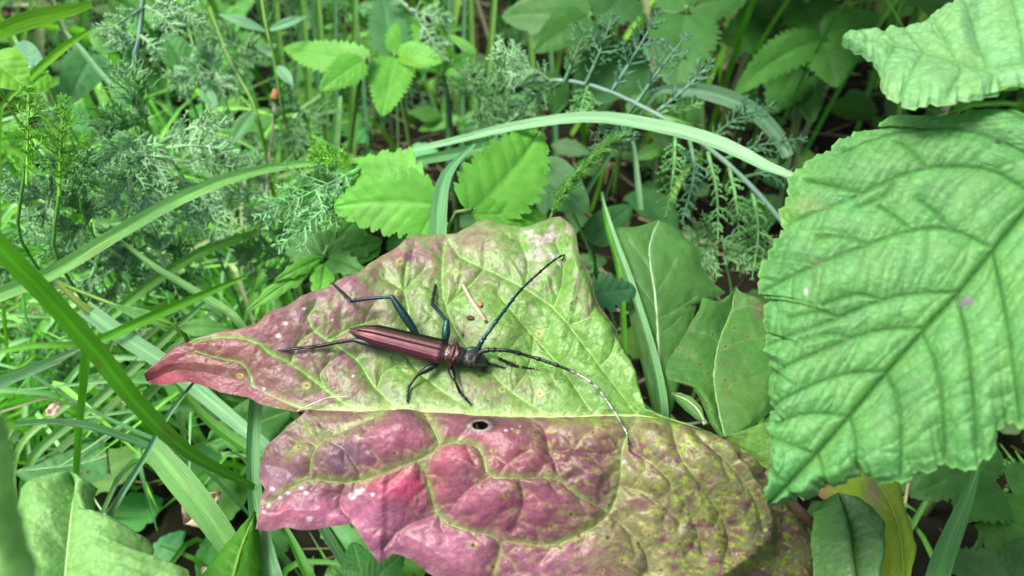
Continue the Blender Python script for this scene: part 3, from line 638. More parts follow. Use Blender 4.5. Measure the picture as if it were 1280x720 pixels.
def build_elytron(sd):
    n, m = 90, 26
    u = np.linspace(0, 1, n)[:, None]; v = np.linspace(0, 1, m)[None, :]
    x = -.045 + (.728 + .045) * u
    w = .24 * np.clip(u / .30, 0, 1) ** .55 * (.80 + .20 * u) * (1 - .16 * smoothstep(.93, 1, u)); w = np.maximum(w, .03)
    h = .20 * np.clip(u / .28, 0, 1) ** .55 * (.86 + .14 * u)
    a = v * 1.62
    y = sd * (.006 + w * np.sin(a) ** .92); z = .185 + .02 * u + h * np.cos(a) ** .8 * (a < 1.5708) + 0 * a if False else .20 + .02 * u + h * np.sign(np.cos(a)) * np.abs(np.cos(a)) ** .75
    z = z - .05 * np.exp(-(u / .1) ** 2) - .02 * smoothstep(.94, 1, u)
    z = z + .006 * np.exp(-((v - .36) / .03) ** 2) + .006 * np.exp(-((v - .62) / .03) ** 2) - .01 * np.exp(-(v / .03) ** 2) + .014 * smoothstep(.93, 1, v)
    z = z + .02 * np.exp(-((u - .95) / .05) ** 2) * np.exp(-((v - .6) / .2) ** 2)
    V = bp(x + 0 * v, y, z).reshape(-1, 3)
    U = u + 0 * v; Vv = v + 0 * u; nn = fbm(U * 30, Vv * 10, 77, 3)
    C = np.tile(np.array([.19, .075, .085]), (n, m, 1))  # iridescent sheen that shifts with view, painted across the wing case as fixed colour
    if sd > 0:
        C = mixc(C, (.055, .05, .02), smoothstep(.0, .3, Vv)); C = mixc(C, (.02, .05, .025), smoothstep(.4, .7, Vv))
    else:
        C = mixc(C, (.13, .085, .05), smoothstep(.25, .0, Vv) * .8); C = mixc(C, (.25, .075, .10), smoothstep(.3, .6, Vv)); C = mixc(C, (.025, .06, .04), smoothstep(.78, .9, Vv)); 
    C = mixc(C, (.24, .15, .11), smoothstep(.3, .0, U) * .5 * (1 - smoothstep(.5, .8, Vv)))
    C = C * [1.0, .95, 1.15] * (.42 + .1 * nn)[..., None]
    obj('elytron', V, grid_faces(n, m) if sd < 0 else grid_faces(n, m)[:, ::-1], M_ELY, beetle, C.reshape(-1, 3))
build_elytron(1); build_elytron(-1)
for sd in (1, -1):                                                                      # eyes, mandibles, palps
    th = np.linspace(0, math.pi, 12)[:, None]; ph = np.linspace(0, 2 * math.pi, 18, endpoint=False)[None]
    ex = .935 + .016 * np.cos(th) + 0 * ph; ey = sd * (.135 + .045 * np.sin(th) * np.cos(ph)); ez = .275 + .062 * np.sin(th) * np.sin(ph)
    obj('eye', bp(ex, ey, ez).reshape(-1, 3), grid_faces(12, 18, True), M_LEG, beetle, np.array([.012, .012, .014]))
    tube('mandible', [bp(1.0, sd * .075, .16), bp(1.035, sd * .07, .13), bp(1.055, sd * .02, .10)], np.array([.04, .03, .008]), M_LEG, beetle, np.array([.03, .028, .03]), 8, n=10)
    tube('palp', [bp(.99, sd * .06, .12), bp(1.02, sd * .10, .07), bp(1.05, sd * .09, .03)], np.array([.012, .012, .016]), M_LEG, beetle, np.array([.05, .04, .03]), 6, n=10)
GRN, BLU, BLK = np.array([.013, .055, .045]), np.array([.015, .028, .05]), np.array([.018, .02, .022])
def build_leg(coxa, knee, ankle, foot, rf, col, tcol, club=.75):
    """femur (club-shaped) -> tibia as one mesh; the four-jointed tarsus is its own piece."""
    F_ = spline(np.array([coxa, coxa * .5 + knee * .5 + BZ * .02, knee]), 24); u = np.linspace(0, 1, 24)
    rF = rf * (.38 + .62 * np.sin(np.pi * np.clip(u * .82 + .05, 0, 1)) ** 1.3)
    Tm = knee * .5 + ankle * .5 + BZ * .025; Tb = spline(np.array([knee, Tm, ankle]), 24); rT = np.linspace(rf * .33, rf * .46, 24); rT[:2] = rf * .42
    P = np.concatenate([F_, Tb[1:]]); R = np.concatenate([rF, rT[1:]]); C = np.concatenate([np.tile(col, (24, 1)), np.tile(tcol, (23, 1))])
    o = tube('leg', P, R, M_LEG, beetle, C, 10)
    Q = spline(np.array([ankle, ankle * .5 + foot * .5 + BZ * .012, foot]), 40); s = np.linspace(0, 1, 40)
    seg = np.abs(np.sin(np.pi * s * 3.0)) ** .6; rr = rf * (.24 + .22 * seg) * np.where(s > .72, .7, 1)
    parts = [tube_arr(Q, rr, 8, .6) + (BLK,)]
    D = nrm(foot - ankle); sdv = nrm(np.cross(D, BZ))
    for q in (1, -1): parts.append(tube_arr(spline(np.array([foot, foot + D * .03 + sdv * q * .025, foot + D * .045 + sdv * q * .035 - BZ * .02]), 6), np.linspace(.008, .002, 6), 5) + (BLK,))
    V, Qd, C2 = join_parts(parts)
    base = beetle
    me = obj('tarsus', V, Qd, M_LEG, beetle, C2); me.parent = o
    return o
RF = .078
build_leg(bp(.52, .12, .14), above(490, 371, .52), above(439, 376, .20), above(417, 355, .03), RF * 1.05, GRN * .8 + BLU * .3, BLU)       # far hind
build_leg(bp(.70, .16, .15), above(559, 401, .36), above(540, 380, .13), above(544, 356, .03), RF * 1.05, GRN * 1.3, BLU * .8)            # far middle
build_leg(bp(.82, .12, .12), above(598, 437, .22), above(609, 454, .07), above(630, 460, .025), RF * .8, GRN, np.array([.12, .13, .13]))  # far front
build_leg(bp(.52, -.14, .13), above(444, 425, .20), above(396, 433, .10), above(349, 438, .03), RF * 1.05, GRN * .45 + BLK, BLK)          # near hind
build_leg(bp(.70, -.17, .13), above(523, 467, .24), above(510, 484, .08), above(509, 503, .03), RF * .8, BLK * 1.3, BLK)                  # near middle
build_leg(bp(.77, -.15, .12), above(568, 474, .24), above(575, 491, .08), above(588, 505, .025), RF * .8, BLK * 1.3, BLK)                 # near front
def build_antenna(pts, nodes, c0, c1, r0=.038, pale=None):
    P = spline(np.array(pts), 160); L = np.concatenate([[0], np.cumsum(np.linalg.norm(np.diff(P, axis=0), axis=1))]); s = L / L[-1]
    R = r0 * (1 - .62 * s); C = np.tile(np.asarray(c0), (160, 1)); C = mixc(C, c1, smoothstep(.1, .6, s))
    R = np.where(s < nodes[0], r0 * (.8 + .5 * np.sin(np.pi * s / nodes[0])), R)
    for q in nodes: R = R + .016 * np.exp(-((s - q + .006) / .009) ** 2) * (1 - .5 * s); R = R - .007 * np.exp(-((s - q - .010) / .006) ** 2)
    if pale is not None:
        fz = vnoise(s * 70, s * 0 + 4, 9); C = mixc(C, (.42, .42, .40), smoothstep(pale, pale + .08, s) * smoothstep(1.0, .93, s) * (.35 + .65 * smoothstep(.3, .5, fz)))
    tube('antenna', P, np.maximum(R, .004), M_LEG, beetle, C, 10)
nd = [.105, .135, .26, .36, .455, .545, .635, .72, .80, .87, .93]
build_antenna([bp(.955, .075, .33), above(601, 429, .48), above(612, 413, .52), above(630, 388, .48), above(652, 362, .42), above(675, 339, .34), above(692, 326, .22), above(705, 319, .10), above(703, 326, .04)], nd, GRN * 1.2 + BLU * .3, BLU * .7)
build_antenna([bp(.965, -.06, .33), above(603, 439, .46), above(632, 438, .50), above(660, 445, .46), above(697, 457, .40), above(725, 470, .32), above(745, 483, .25), above(758, 500, .20), above(772, 521, .18), above(783, 540, .16), above(786, 549, .10), above(785, 557, .05)], nd, BLK * 1.5, BLU * .6, pale=.5)

# ------------------------------------------------------------------ small litter lying on the leaf
def on_leaf_tube(name, rows, rpx, col, label, cat, mat=None, k=7, n=24, flat=None):
    P = spline(np.array([above(x, y, h) for x, y, h in rows]), n); d = 14.5
    R = rpx * d / F * (1 - .25 * np.linspace(-1, 1, n) ** 2) * (.9 + .2 * vnoise(np.arange(n) * .7, np.zeros(n), int(rows[0][0])))
    c = np.array(col) * (.75 + .5 * vnoise(np.arange(n) * .9, np.zeros(n), 3 + int(rows[0][1])))[:, None]
    o = tube(name, P, R, mat or M_DRY, None, c, k, flat=flat); tag(o, label, cat); return o
on_leaf_tube('straw_fragment', [(578, 356, .06), (590, 376, .06), (607, 402, .06)], 2.6, (.55, .42, .30), 'short pale straw fragment lying on the leaf above the beetle\'s head', 'straw')
def crumb(name, px, py, rpx, col, label, seed, sx=1.0):
    c = above(px, py, rpx * .4 * 14.5 / F); r = rpx * 14.5 / F
    th = np.linspace(0, math.pi, 9)[:, None]; ph = np.linspace(0, 2 * math.pi, 14, endpoint=False)[None]
    rr = r * (.7 + .6 * vnoise(th * 1.5 + seed, np.cos(ph) * 1.5 + np.sin(ph) + 4 + 0 * th, seed))
    V = c + np.stack([rr * np.sin(th) * np.cos(ph) * sx, rr * np.sin(th) * np.sin(ph), rr * np.cos(th) * .6 + 0 * ph], -1)
    o = obj(name, V.reshape(-1, 3), grid_faces(9, 14, True), M_DRY, None, np.array(col), smooth=False); tag(o, label, 'crumb'); return o
crumb('dry_crumb', 600, 380, 4.2, (.50, .22, .08), 'orange dry crumb beside the straw fragment on the leaf', 3, .7)
crumb('soil_crumb', 588, 397, 3.6, (.10, .055, .035), 'dark brown crumb beside the lower end of the straw fragment', 5, 1.6)
crumb('soil_crumb', 578, 417, 3.0, (.10, .09, .085), 'tiny grey crumb on the leaf just above the beetle\'s thorax', 7, .8)
on_leaf_tube('pale_hair', [(372, 514, .05), (392, 504, .12), (412, 497, .14), (436, 496, .06)], .8, (.6, .55, .45), 'thin pale curved hair at the lower edge of the leaf\'s red lobe', 'hair')

# ------------------------------------------------------------------ big crinkled leaves at the right
def ladder(secs, step, rs, jit=.25):
    """tertiary veins: short bowed rungs between neighbouring secondary veins (px polylines ordered along the midrib)."""
    out = []
    for a, b in zip(secs[:-1], secs[1:]):
        A, B = curve2(a, 40), curve2(b, 40); n = int(max(np.linalg.norm(np.diff(A, axis=0), axis=1).sum(), np.linalg.norm(np.diff(B, axis=0), axis=1).sum()) / step)
        for i in range(1, n):
            f = np.clip((i + rs.uniform(-jit, jit)) / n, .02, 1); g = np.clip(f + rs.uniform(-.07, .07), 0, 1)
            p, q = A[int(f * 39)], B[int(g * 39)]; m = (p + q) / 2 + rs.normal(0, 4, 2)
            out.append([p, (p + m) / 2 + rs.normal(0, 1.5, 2), m, (q + m) / 2 + rs.normal(0, 1.5, 2), q])
            if rs.random() < .6:
                k2 = A[int(np.clip(f + .5 / n, 0, 1) * 39)]; out.append([m, (m + k2) / 2 + rs.normal(0, 2, 2), (k2 + m) / 2 * .4 + k2 * .6])
    return out
def toothed(rows, cx, cy, pitch=13., amp=5., seed=1):
    rs = np.random.default_rng(seed); out = [rows[0]]
    for a, b in zip(rows[:-1], rows[1:]):
        a, b = np.array(a, float), np.array(b, float); L = math.hypot(*(b - a)[:2]); n = max(1, int(round(L / pitch)))
        nx, ny = -(b - a)[1] / (L + 1e-6), (b - a)[0] / (L + 1e-6)
        if (nx * ((a + b)[0] / 2 - cx) + ny * ((a + b)[1] / 2 - cy)) < 0: nx, ny = -nx, -ny
        for i in range(n):
            am = amp * rs.uniform(.5, 1.3) * min(1, L / pitch); f = (i + rs.uniform(.55, .8)) / n; p = a + (b - a) * f; p[0] += nx * am; p[1] += ny * am; out.append(tuple(p))
            p = a + (b - a) * ((i + .97) / n); p[0] -= nx * am * .35; p[1] -= ny * am * .35; out.append(tuple(p))
    out.append(rows[-1]); return out
def crinkled_leaf(thing_o, spine, left, right, depth, veins_l, veins_r, extra, col, veincol, N=760, M=150, step=22, relief=.042, seed=2, bow=.25, post=None):
    rs = np.random.default_rng(seed)
    D = lambda x, y: at(x, y, depth(x, y))
    s3 = np.array([D(x, y) for x, y in spine]); key = np.arange(len(spine)).astype(float)
    sxy = np.array(spine, float)
    A3 = np.array([D(p[0], p[1]) for p in left]); B3 = np.array([D(p[0], p[1]) for p in right])
    A, B = two_sided_leaf(s3, key, A3, [p[2] for p in left], B3, [p[2] for p in right], N, M)
    mids = [curve2(spine, 20)]; v1 = [curve2(v, 14) for v in veins_l + veins_r + extra]
    t3 = ladder(veins_l, step, rs) + ladder(veins_r, step, rs)
    Nn = nrm(np.cross(s3[-1] - s3[0], A3[len(A3) // 2] - s3[0])); Nn = Nn * np.sign(Nn @ (CAM - s3[0]))
    Vs, Cs = [], []
    for P in (A, B):
        t = np.linspace(0, 1, M)[None, :]; X, Y = proj(P)
        d0, _ = seg_dist(X, Y, mids); d1, dn1 = seg_dist(X, Y, v1, [3.2] * len(v1)); d3, _ = seg_dist(X, Y, t3)
        d4 = np.minimum(d0, d1); q1 = 1 - np.exp(-d4 / 11.); q3 = 1 - np.exp(-(np.minimum(d3, d4) / 6.5) ** 1.3)
        edge = np.clip((1 - t) * 14, .15, 1)
        z = relief * (2.1 * q1 + .7 * q3 * (.6 + .8 * fbm(X / 24., Y / 24., seed + 9, 2))) * edge + .05 * relief * fbm(X / 5., Y / 5., seed, 2)
        z = z + bow * np.sin(np.pi * np.clip(t, 0, 1) * .9) * .5 + .25 * (fbm(X / 90., Y / 90., seed + 4, 2) - .5) * t
        if post is not None: z = z + post(X, Y, t)
        Vs.append((P + Nn * z[..., None]).reshape(-1, 3))
        n1 = fbm(X / 70., Y / 70., seed + 2, 3); n2 = fbm(X / 9., Y / 9., seed + 3, 3)
        C = np.tile(np.array(col), X.shape + (1,)) * (.70 + .36 * n1 + .22 * n2)[..., None] * (np.array([1, 1, 1]) + (fbm(X / 38., Y / 38., seed + 21, 3) - .5)[..., None] * np.array([.28, .05, -.25]))
        C = mixc(C, veincol, .9 * np.exp(-(d0 / 3.8) ** 2)); C = mixc(C, veincol, .85 * np.exp(-(d1 / 2.4) ** 2)); C = mixc(C, veincol, .45 * np.exp(-(d3 / 1.4) ** 2))
        C = mixc(C, np.array(col) * [1.25, 1.1, .8], .6 * np.exp(-((1 - t) / .02) ** 2))
        if post is not None: C = post(X, Y, t, C)
        Cs.append(C.reshape(-1, 3))
    q = grid_faces(N, M)
    obj('blade', np.concatenate(Vs), [np.concatenate([q, q[:, ::-1] + N * M])], M_WOOL, thing_o, np.concatenate(Cs))

RSP = [(962,631),(1000,590),(1040,546),(1085,493),(1130,441),(1165,402),(1200,364),(1240,315),(1280,266),(1318,222),(1352,184)]
RLF = [(962,631,0),(960,602,.2),(962,582,.4),(960,572,.5),(967,556,.75),(960,541,.9),(957,526,1.1),(966,510,1.4),(961,497,1.6),(959,486,1.8),(967,462,2.3),(960,448,2.6),(953,432,2.9),(965,415,3.3),(954,408,3.5),(953,395,3.8),(961,370,4.4),(952,366,4.6),(945,361,4.8),(947,345,5.2),(945,337,5.4),(957,321,5.9),(964,306,6.3),(972,295,6.6),(979,285,6.9),(975,276,7.1),(977,253,7.5),(983,240,7.7),(982,226,7.9),(985,211,8.1),(998,203,8.25),(1011,187,8.45),(1022,182,8.55),(1035,179,8.65),(1038,168,8.75),(1050,163,8.83),(1060,159,8.9),(1069,153,8.95),(1085,156,9.0),(1103,153,9.08),(1096,146,9.1),(1100,140,9.14),(1121,137,9.22),(1140,140,9.3),(1156,137,9.36),(1180,136,9.44),(1202,132,9.52),(1207,124,9.55),(1215,121,9.58),(1232,126,9.64),(1250,129,9.7),(1266,141,9.76),(1280,157,9.82),(1310,168,9.9),(1352,184,10)]
RRT = [(962,631,0),(984,628,.3),(996,620,.5),(1014,622,.8),(1024,609,1.05),(1033,605,1.2),(1047,607,1.5),(1060,599,1.75),(1077,588,2.1),(1089,597,2.4),(1103,604,2.7),(1118,600,3.0),(1132,602,3.3),(1140,592,3.6),(1147,586,3.8),(1164,590,4.2),(1172,580,4.5),(1180,577,4.7),(1196,584,5.1),(1211,587,5.4),(1224,580,5.7),(1226,569,6.0),(1239,572,6.2),(1243,552,6.5),(1243,538,6.7),(1256,522,6.9),(1268,527,7.05),(1281,534,7.2),(1300,520,7.5),(1325,500,7.9),(1345,460,8.4),(1362,400,8.9),(1375,330,9.3),(1370,250,9.7),(1352,184,10)]
VL = [[(985,604),(975,596),(965,583)],[(1020,568),(1000,560),(978,552),(962,545)],[(1060,522),(1035,518),(1005,520),(970,530)],[(1108,466),(1075,466),(1035,476),(1000,492),(965,508)],[(1157,411),(1110,413),(1065,425),(1015,447),(958,470)],[(1198,366),(1150,368),(1105,378),(1050,400),(1000,418),(955,430)],[(1243,312),(1190,290),(1140,292),(1085,310),(1040,328),(1000,342),(948,362)],[(1296,247),(1240,217),(1170,215),(1125,226),(1080,246),(1035,262),(980,280)],[(1320,220),(1270,190),(1210,170),(1150,166),(1100,170),(1040,185)],[(1342,195),(1300,165),(1250,140),(1215,128)]]
VR = [[(985,608),(990,618),(990,624)],[(1022,566),(1030,585),(1033,603)],[(1062,520),(1070,545),(1072,585)],[(1108,467),(1122,500),(1128,545),(1125,598)],[(1152,417),(1168,450),(1178,500),(1180,572)],[(1195,370),(1208,420),(1215,480),(1222,560)],[(1240,315),(1252,370),(1262,430),(1275,525)],[(1290,255),(1305,330),(1320,400),(1340,450)],[(1330,208),(1345,260),(1365,300)]]
EXL = [[(1120,226),(1108,248),(1075,262)],[(1080,246),(1050,238),(1005,222)],[(1160,217),(1140,195),(1120,180)],[(1085,310),(1060,300),(1020,300)],[(1140,292),(1120,275),(1100,262)],[(1105,378),(1075,372),(1030,384)],[(1065,425),(1040,420),(1005,428)],[(1050,400),(1030,392),(985,398)],[(1190,290),(1170,270),(1150,255)]]
def r_post(X, Y, t, C=None):
    if C is None: return -.25 * np.exp(-((1 - t) / .22) ** 2) * smoothstep(300, 180, Y) - .15 * np.exp(-((1 - t) / .2) ** 2)
    C = mixc(C, (.26, .14, .25), .75 * blob(X, Y, 1208, 379, 11, 6, 3)); C = mixc(C, (.30, .20, .14), .55 * blob(X, Y, 1025, 331, 8, 4)); C = mixc(C, (.26, .24, .10), .5 * blob(X, Y, 1005, 258, 26, 9))
    C = mixc(C, (.04, .03, .04), .9 * blob(X, Y, 1247, 184, 5, 3, 4)); C = mixc(C, (.6, .6, .55), .8 * blob(X, Y, 1010, 369, 2.5, 5, 4)); C = mixc(C, (.2, .36, .05), .5 * blob(X, Y, 975, 262, 20, 22))
    return C
rd = lambda x, y: 10.9 + (1100 - x) * .0055 + (400 - y) * .0035
rl = thing('crinkled_leaf', at(1352, 184, rd(1352, 184)), 'large pale green crinkled leaf with toothed edge and sunken veins at the right', 'leaf')
crinkled_leaf(rl, RSP, toothed(RLF, 1150, 380, 26, 6.5), toothed(RRT, 1150, 380, 26, 6.5, 3), rd, VL, VR, EXL, (.125, .305, .08), (.035, .13, .018), post=r_post)
R_END = at(1352, 184, rd(1352, 184))
tube('petiole', spline(np.array([R_END, R_END + [1.5, .5, .8], R_END + [3.5, 2.5, -1.5], R_END + [4.2, 3.2, -9], [R_END[0] + 4.4, R_END[1] + 3.4, -.3]]), 40), np.linspace(.09, .16, 40), M_STEM, rl, np.array([.12, .2, .06]), 8)
TSP = [(1053,47),(1095,52),(1140,62),(1185,76),(1230,84),(1285,78),(1350,50)]
TUP = [(1053,47,0),(1059,40,.12),(1066,36,.2),(1075,38,.35),(1082,32,.5),(1098,37,.75),(1108,34,.9),(1120,29,1.1),(1132,33,1.3),(1141,29,1.5),(1155,27,1.75),(1163,22,1.95),(1168,12,2.15),(1176,8,2.35),(1192,4,2.7),(1196,-14,3.1),(1225,-40,3.7),(1270,-60,4.4),(1320,-50,5.1),(1355,-10,5.6),(1350,50,6)]
TLO = [(1053,47,0),(1063,53,.2),(1077,61,.45),(1092,68,.75),(1097,77,1.0),(1108,89,1.3),(1101,98,1.35),(1108,108,1.5),(1114,115,1.7),(1128,118,1.95),(1130,126,2.1),(1150,129,2.4),(1164,126,2.6),(1177,129,2.85),(1200,122,3.2),(1219,120,3.5),(1234,114,3.75),(1256,104,4.1),(1280,100,4.5),(1310,100,5.1),(1340,80,5.6),(1350,50,6)]
tvl = [[(1085,50),(1080,44),(1078,40)],[(1120,58),(1112,46),(1105,38)],[(1155,67),(1140,50),(1128,36)],[(1195,78),(1180,52),(1165,25)],[(1235,84),(1222,50),(1200,5)],[(1280,79),(1275,40),(1255,-30)],[(1320,64),(1325,30),(1320,-30)]]
tvr = [[(1085,50),(1082,56),(1080,60)],[(1120,58),(1112,72),(1100,90)],[(1155,67),(1143,86),(1125,115)],[(1185,76),(1200,90),(1185,120)],[(1215,82),(1240,96),(1240,108)],[(1280,79),(1290,88),(1300,98)],[(1320,64),(1330,75),(1335,80)]]
td = lambda x, y: 11.6 + (1150 - x) * .004 + (60 - y) * .014
def t_post(X, Y, t, C=None):
    if C is None: return .12 * blob(X, Y, 1195, 20, 18, 40) - .08 * blob(X, Y, 1225, 40, 14, 40) - .10 * np.exp(-((1 - t) / .25) ** 2) + .12 * (fbm(X / 14., Y / 10., 91, 3) - .5) * blob(X, Y, 1130, 40, 60, 30)
    return C
tl = thing('crinkled_leaf', at(1350, 50, td(1350, 50)), 'very pale mint crinkled leaf with pointed tip in the top right corner', 'leaf')
crinkled_leaf(tl, TSP, toothed(TUP, 1220, 50, 18, 2.5), toothed(TLO, 1220, 50, 18, 2.5, 4), td, tvl, tvr, [], (.21, .40, .15), (.12, .29, .07), N=420, M=80, step=18, relief=.028, seed=5, bow=.08, post=t_post)
T_END = at(1350, 50, td(1350, 50))
tube('petiole', spline(np.array([T_END, T_END + [1.5, .8, 1], T_END + [4, 3, -2], [T_END[0] + 5, T_END[1] + 4, -.3]]), 40), np.linspace(.08, .16, 40), M_STEM, tl, np.array([.12, .2, .06]), 8)
# curled-under rim of that leaf, showing its yellow-green back
V, Q, C, uv = grass_arr(np.array([at(1226, 119, td(1226, 119) + .12), at(1245, 114, td(1245, 114) + .15), at(1262, 108, td(1262, 108) + .15), at(1285, 108, td(1285, 108) + .2), at(1312, 112, td(1312, 112) + .2)]), [.03, .12, .2, .28, .3], 0.9, .1, n=30, col=(.24, .42, .02))
obj('curled_margin', V, Q, M_SOFT, tl, C, uv)
V, Q, C, uv = grass_arr(np.array([at(1060, 53, td(1060, 53) + .1), at(1074, 62, td(1074, 62) + .12), at(1093, 69, td(1093, 69) + .1)]), [.03, .09, .02], 0.9, .1, n=20, col=(.24, .42, .02))
obj('curled_margin', V, Q, M_SOFT, tl, C, uv)

# ------------------------------------------------------------------ other broad leaves with a traced margin
def traced_leaf(name, label, spine, left, right, col, veincol, mat=None, veins=(), spots=0, relief=.05, bulge=.15, N=150, M=50, seed=1, vw=2.2, petiole=None, cat='leaf', spotcol=(.4, .36, .1), paint=None, margin=None, wav=.25):
    """spine/left/right rows: (px,py,depth[,key])"""
    s3 = pix_pts(spine); key = np.arange(len(spine)).astype(float)
    o = thing(name, s3[-1], label, cat)
    A3, B3 = pix_pts(left), pix_pts(right)
    def keys(rows, M3):
        if len(rows[0]) > 3: return [r[3] for r in rows]
        L = np.concatenate([[0], np.cumsum(np.linalg.norm(np.diff(M3, axis=0), axis=1))]); return list(L / L[-1] * (len(spine) - 1))
    A, B = two_sided_leaf(s3, key, A3, keys(left, A3), B3, keys(right, B3), N, M)
    Nn = nrm(np.cross(s3[-1] - s3[0], A3[len(A3) // 2] - s3[0])); Nn = Nn * np.sign(Nn @ (CAM - s3[0]))
    rs = np.random.default_rng(seed); Vs, Cs = [], []
    allx = [p[0] for p in left + right]; ally = [p[1] for p in left + right]
    sp = [(rs.uniform(min(allx), max(allx)), rs.uniform(min(ally), max(ally)), rs.uniform(2, 4.2)) for _ in range(spots)]
    for P in (A, B):
        t = np.linspace(0, 1, M)[None, :]; X, Y = proj(P)
        d0, _ = seg_dist(X, Y, [curve2([r[:2] for r in spine], 14)])
        if veins: d1, _ = seg_dist(X, Y, [curve2(v, 8) for v in veins])
        else: d1 = d0
        q = 1 - np.exp(-np.minimum(d0, d1) / 12.)
        z = relief * q * np.clip((1 - t) * 6, 0, 1) + bulge * np.sin(np.pi * t) + wav * (fbm(X / 50. + seed, Y / 50., seed, 2) - .5) * t + .04 * (fbm(X / 9., Y / 9., seed + 1, 2) - .5)
        Vs.append((P + Nn * z[..., None]).reshape(-1, 3))
        C = np.tile(np.array(col), X.shape + (1,)) * (.72 + .56 * fbm(X / 34., Y / 34., seed + 2, 4))[..., None]
        C = mixc(C, veincol, .85 * np.exp(-(d0 / vw) ** 2)); C = mixc(C, veincol, .4 * np.exp(-(d1 / (vw * .6)) ** 2) * (1 if veins else 0))
        for x, y, r in sp:
            e = np.hypot(X - x, Y - y); C = mixc(C, spotcol, .7 * np.exp(-(e / r) ** 4)); C = mixc(C, (.06, .035, .02), .85 * np.exp(-(e / (r * .45)) ** 4))
        if margin is not None: C = mixc(C, margin[0], .85 * np.exp(-((1 - t) / margin[1]) ** 2))
        if paint is not None: C = paint(X, Y, t, C)
        Cs.append(C.reshape(-1, 3))
    q = grid_faces(N, M)
    obj('blade', np.concatenate(Vs), [np.concatenate([q, q[:, ::-1] + N * M])], mat or M_SOFT, o, np.concatenate(Cs))
    m3 = spline(s3, 40); tube('midrib', m3 - Nn * .01, np.linspace(.02, .05, 40), M_STEM, o, np.array(veincol), 6)
    if petiole: 
        pp = np.concatenate([s3[-1:], pix_pts(petiole)]); e = pp[-1]; pp = np.concatenate([pp, [[e[0], e[1], -.3]]])
        tube('petiole', spline(pp, 24), np.linspace(.06, .10, 24), M_STEM, o, np.array(veincol), 7)
    return o

traced_leaf('dandelion_leaf', 'plain green toothed leaf with white midrib standing behind the mottled leaf\'s right edge',
    [(822,276,18.6),(812,312,18.0),(819,368,17.2),(823,427,16.5),(826,490,15.8),(828,540,15.2)],
    [(822,276,18.6),(795,282,18.5),(769,285,18.4),(776,330,17.8),(784,380,17.1),(795,430,16.5),(808,480,15.9),(818,520,15.4),(828,540,15.2)],
    [(822,276,18.6),(834,277,18.6),(848,283,18.6),(860,300,18.5),(877,314,18.4),(876,328,18.2),(884,342,18.1),(893,353,18.0),(908,364,18.0),(896,371,17.8),(870,382,17.5),(862,420,17.0),(852,470,16.2),(842,510,15.6),(828,540,15.2)],
    (.10, .22, .045), (.27, .41, .20), veins=[[(819,368),(835,345),(845,325)],[(820,400),(845,390),(870,372)],[(816,340),(800,320),(785,300)],[(820,385),(805,365),(790,345)],[(822,420),(840,410),(850,400)]], vw=2.0, seed=3, petiole=[(832, 575, 15.6)], bulge=.05)
traced_leaf('dandelion_leaf', 'brown-spotted green toothed leaf between the mottled leaf and the big crinkled leaf',
    [(919,360,16.4),(914,390,16.1),(899,428,15.6),(893,475,15.1),(900,520,14.6),(908,556,14.2)],
    [(919,360,16.4),(912,370,16.3),(905,373,16.3),(894,382,16.1),(886,377,16.1),(877,374,16.1),(873,390,15.9),(864,404,15.8),(856,418,15.7),(846,434,15.5),(836,447,15.4),(832,462,15.2),(834,474,15.1),(846,479,15),(865,485,14.9),(874,497,14.8),(880,512,14.7),(890,532,14.4),(908,556,14.2)],
    [(919,360,16.4),(926,366,16.3),(938,372,16.2),(948,374,16.1),(962,386,16.0),(974,420,15.6),(978,470,15.1),(968,512,14.7),(940,535,14.4),(908,556,14.2)],
    (.085, .205, .036), (.15, .29, .08), veins=[[(899,428),(880,420),(862,415)],[(914,390),(935,385),(950,390)],[(897,440),(925,430),(955,425)],[(893,470),(870,465),(845,462)],[(895,490),(925,480),(960,470)]], spots=46, spotcol=(.2, .24, .06), seed=4, petiole=[(930, 620, 14.2)], bulge=.07,
    paint=lambda X, Y, t, C: mixc(mixc(C, (.2, .10, .06), .6 * blob(X, Y, 950, 388, 10, 14)), (.13, .2, .03), .4 * blob(X, Y, 920, 500, 40, 30)))
traced_leaf('young_leaf', 'small light green leaf with pale midrib tucked below the spotted toothed leaf',
    [(840,492,15.3),(858,500,15.1),(872,512,14.9),(882,530,14.6)], [(840,492,15.3),(852,491,15.2),(866,497,15.1),(878,510,14.8),(882,530,14.6)], [(840,492,15.3),(846,503,15.2),(858,514,15),(870,524,14.8),(882,530,14.6)], (.14, .27, .07), (.35, .47, .22), seed=6, N=60, M=24, bulge=.05, wav=.08)
traced_leaf('dark_round_leaf', 'glossy dark green rounded leaf below the tip of the big crinkled leaf',
    [(1030,625,13.6),(1050,650,13.1),(1062,690,12.6),(1065,740,12.2),(1062,790,12.0)], [(1030,625,13.6),(1018,640,13.3),(1016,680,12.8),(1020,730,12.4),(1062,790,12.0)], [(1030,625,13.6),(1062,626,13.5),(1088,640,13.3),(1101,660,13.0),(1100,690,12.7),(1090,730,12.3),(1062,790,12.0)], (.05, .14, .035), (.09, .2, .05), mat=M_MAIN, seed=8, bulge=.35, veins=[[(1050,650),(1075,645),(1090,650)],[(1058,675),(1080,670),(1098,680)]])
